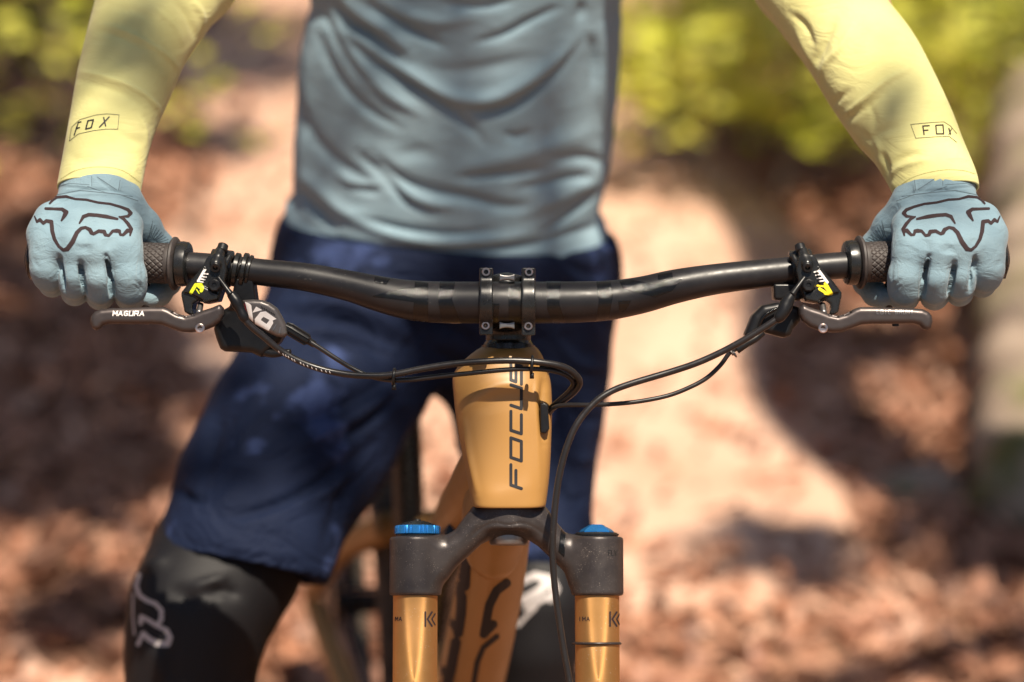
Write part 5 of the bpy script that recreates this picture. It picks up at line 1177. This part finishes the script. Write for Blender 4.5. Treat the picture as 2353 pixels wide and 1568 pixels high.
# low green growth and the woodland farther back
rr = np.random.default_rng(5); cl = []
for _ in range(240):
    x = rr.uniform(.55, 3.6); y = rr.uniform(5.2, 8.5); cl.append((x, y, float(gh(x, y)) + rr.uniform(.02, .35), 1))
for _ in range(60):
    x = rr.uniform(-3.6, -1.5); y = rr.uniform(5.0, 8.5); cl.append((x, y, float(gh(x, y)) + rr.uniform(.02, .3), 1))
for _ in range(520):
    x = rr.uniform(-6, 7); y = rr.uniform(8.5, 15); cl.append((x, y, float(gh(x, y)) + rr.uniform(.1, 2.4), 1.6))
V, F = cloud(cl, rr, .045, 55, (.22, .22, .12)); o = mesh_obj("undergrowth", V, F, M['fol'], None, world=True, smooth=False); o["kind"] = "stuff"
o["label"] = "mass of yellow green undergrowth closing off the slope"; o["category"] = "undergrowth"

# the wood closes in all round, which keeps the low sky off the trail
rw = np.random.default_rng(77); cw = []
for _ in range(900):
    a = rw.uniform(0, 2 * math.pi); r_ = rw.uniform(13, 19); x, y = r_ * math.cos(a), 1 + r_ * math.sin(a)
    cw.append((x, y, rw.uniform(.2, 11.0), 1))
V, F = cloud(cw, rw, .26, 34, (.75, .75, .6)); M['far'] = mat('woodland_foliage', (.05, .07, .01), .6, island=[(.035, .05, .006), (.07, .09, .012), (.12, .13, .02), (.05, .035, .02)], trans=.3)
o = mesh_obj("woodland", V, F, M['far'], None, world=True, smooth=False); o["kind"] = "stuff"; o["label"] = "dense green woodland closing in all round the trail"; o["category"] = "woodland"
# unseen trees beside the view, their crowns shaped to shade chosen patches of floor
S = np.array(SUN_DIR)
def tree(name, loc, h, r, label, crown_pts, seed, per=42, size=.06):
    z = float(gh(*loc)); t = thing(name, (loc[0], loc[1], z), label, "tree", "unseen beeches shading the trail")
    g = [tube_geo(catmull([(loc[0], loc[1], z - .2), (loc[0] + .1, loc[1], z + h * .4), (loc[0] - .05, loc[1] + .1, z + h)], 30), np.linspace(r * 1.2, r * .35, 30), 20)]
    for c in crown_pts[::7]: g.append(tube_geo(catmull([(loc[0], loc[1], z + h * .55), ((loc[0] + c[0]) / 2, (loc[1] + c[1]) / 2, (z + h * .6 + c[2]) / 2 + .2), tuple(c[:3])], 8), np.linspace(.05, .008, 8), 8))
    V, F = merge(*g); mesh_obj("trunk", V, F, M['bark'], t, world=True)
    V, F = cloud(crown_pts, np.random.default_rng(seed), size, per, (.20, .20, .10)); mesh_obj("crown", V, F, M['fol'], t, world=True, smooth=False)  # leaf clusters stand where they block the sun
    return t
def ground_at(x, y):                                    # forest floor seen at a photo position
    d = to_world(q(x, y, 0)) - CAM; t = .5
    for _ in range(4000):
        p = CAM + d * t
        if p[2] < gh(p[0], p[1]): return p
        t += .004
    return p
# places on the floor that lie in shade in the photograph, (x, y, radius in metres)
SHADE = [(1960, 820, .10), (500, 60, .28), (540, 180, .22), (80, 520, .12), (200, 700, .10), (330, 800, .09), (20, 1060, .09), (180, 1130, .07), (1720, 330, .20), (1860, 350, .24), (1980, 400, .18), (2320, 520, .16),
         (60, 60, .55), (160, 10, .5), (30, 180, .5), (230, 100, .45), (300, 30, .4), (1720, 250, .1), (20, 300, .22), (560, 130, .2), (480, 330, .12), (30, 640, .16), (90, 780, .15), (30, 900, .12), (130, 980, .10), (60, 1180, .07), (390, 880, .10), (330, 1060, .07), (200, 1420, .05), (2230, 1290, .06), (1800, 1260, .05)]
rc = np.random.default_rng(9); cp1 = []; cp2 = []; cp3 = []
for x, y, rad in SHADE:
    g = ground_at(x, y); hgt = rc.uniform(4.6, 6.0); c = g + S * (hgt / S[2])  # cluster put up the sun's line to darken this spot
    n = max(3, int((26 if 300 < y < 1000 and 1500 < x < 1950 else 15) * rad / .3))
    for _ in range(n):
        o_ = rc.normal(0, rad * .45, 2); p = (c[0] + o_[0], c[1] + o_[1], c[2] + rc.uniform(-.2, .2), max(.35, rad / .35))
        (cp1 if c[0] > 1.0 else cp2).append(p)
# dapple on the rider: unseen sprays of leaves added high above to cast it
for (x, y, dep), k, m_ in (((1000, 60, 2.42), .7, 12), ((1120, 280, 2.40), .6, 10), ((900, 470, 2.42), .6, 9), ((1150, 420, 2.42), .4, 5), ((300, 60, 2.08), .4, 5), ((240, 200, 2.0), .3, 3), ((1850, 300, 2.0), .3, 3), ((620, 1100, 2.3), .9, 16), ((700, 900, 2.3), .8, 12), ((500, 1400, 2.25), .7, 10), ((1300, 800, 2.4), .6, 8)):
    for _ in range(max(1, int(m_ * .35))):
        c = to_world(at_depth(x, y, dep)) + S * (rc.uniform(4.4, 5.6) / S[2]) + rc.normal(0, .16 * k, 3); cp3.append((*c, .35))
tree("shade_beech", (4.2, -3.4), 8.0, .20, "unseen beech right of the trail near the camera, crown and bough placed for shade", cp1, 31)
G0 = ground_at(1515, 250); G1 = ground_at(2080, 1120); LA = G0 + S * (5.0 / S[2]); LB = G1 + S * (4.0 / S[2])
t1 = [o for o in bpy.data.objects if o.name.startswith("shade_beech")][-1]
C_ = catmull([(4.2, -3.4, 5.0, .15), (3.0, -1.6, 4.6, .135), (*LB, .115), (*(LB * .5 + LA * .5 + [.05, 0, 0]), .105), (*LA, .075), (*(LA + (LA - LB) * .4), .03)], 60)
V, F = tube_geo(C_[:, :3], C_[:, 3], 20); mesh_obj("shade_limb", V, F, M['bark'], t1, world=True)  # unseen bough added to cast the dark band across the floor
tree("shade_beech", (-3.4, -1.6), 7.5, .18, "unseen beech with a grey trunk left of the trail, crown placed for shade", cp2, 32)
tree("shade_beech", (3.4, .9), 6.4, .13, "unseen slender beech right of the rider, its sprays added to dapple the rider", cp3, 33, per=7, size=.05)

# fallen log and stones by the right edge of the trail
la = ray_plane_y(2450, 300, 3.5); lb = ground_at(2255, 1190) + [.10, 0, .03]
def flog(P):
    n = .014 * np.sin(P[:, 0] * 40) * np.sin(P[:, 1] * 31 + P[:, 2] * 27)
    return cone(P, la, lb, .17, .12) + n
o, _ = sdf_obj("fallen_log", flog, np.minimum(la, lb) - .25, np.maximum(la, lb) + .25, .016, M['moss'], None, world=True); o["label"] = "weathered mossy log leaning beyond the right glove"; o["category"] = "log"
def stone(x, y, s, label, seed, m='moss'):
    g = ground_at(x, y); rg = np.random.default_rng(seed); k = rg.uniform(15, 30, 3)
    o, _ = sdf_obj("stone", lambda P: ellip(P, g + [0, 0, s * .1], (s, s * .8, s * .55)) + .1 * s * np.sin(P[:, 0] * k[0]) * np.sin(P[:, 1] * k[1]) * np.sin(P[:, 2] * k[2]), g - [s * 1.5] * 3, g + [s * 1.5] * 3, s / 14, M[m], None, world=True)
    o["label"] = label; o["category"] = "stone"
stone(2110, 1140, .085, "small mossy stone at the right below the lever", 3)
stone(2090, 430, .16, "brown stone on the bank left of the right glove", 4, 'soil')
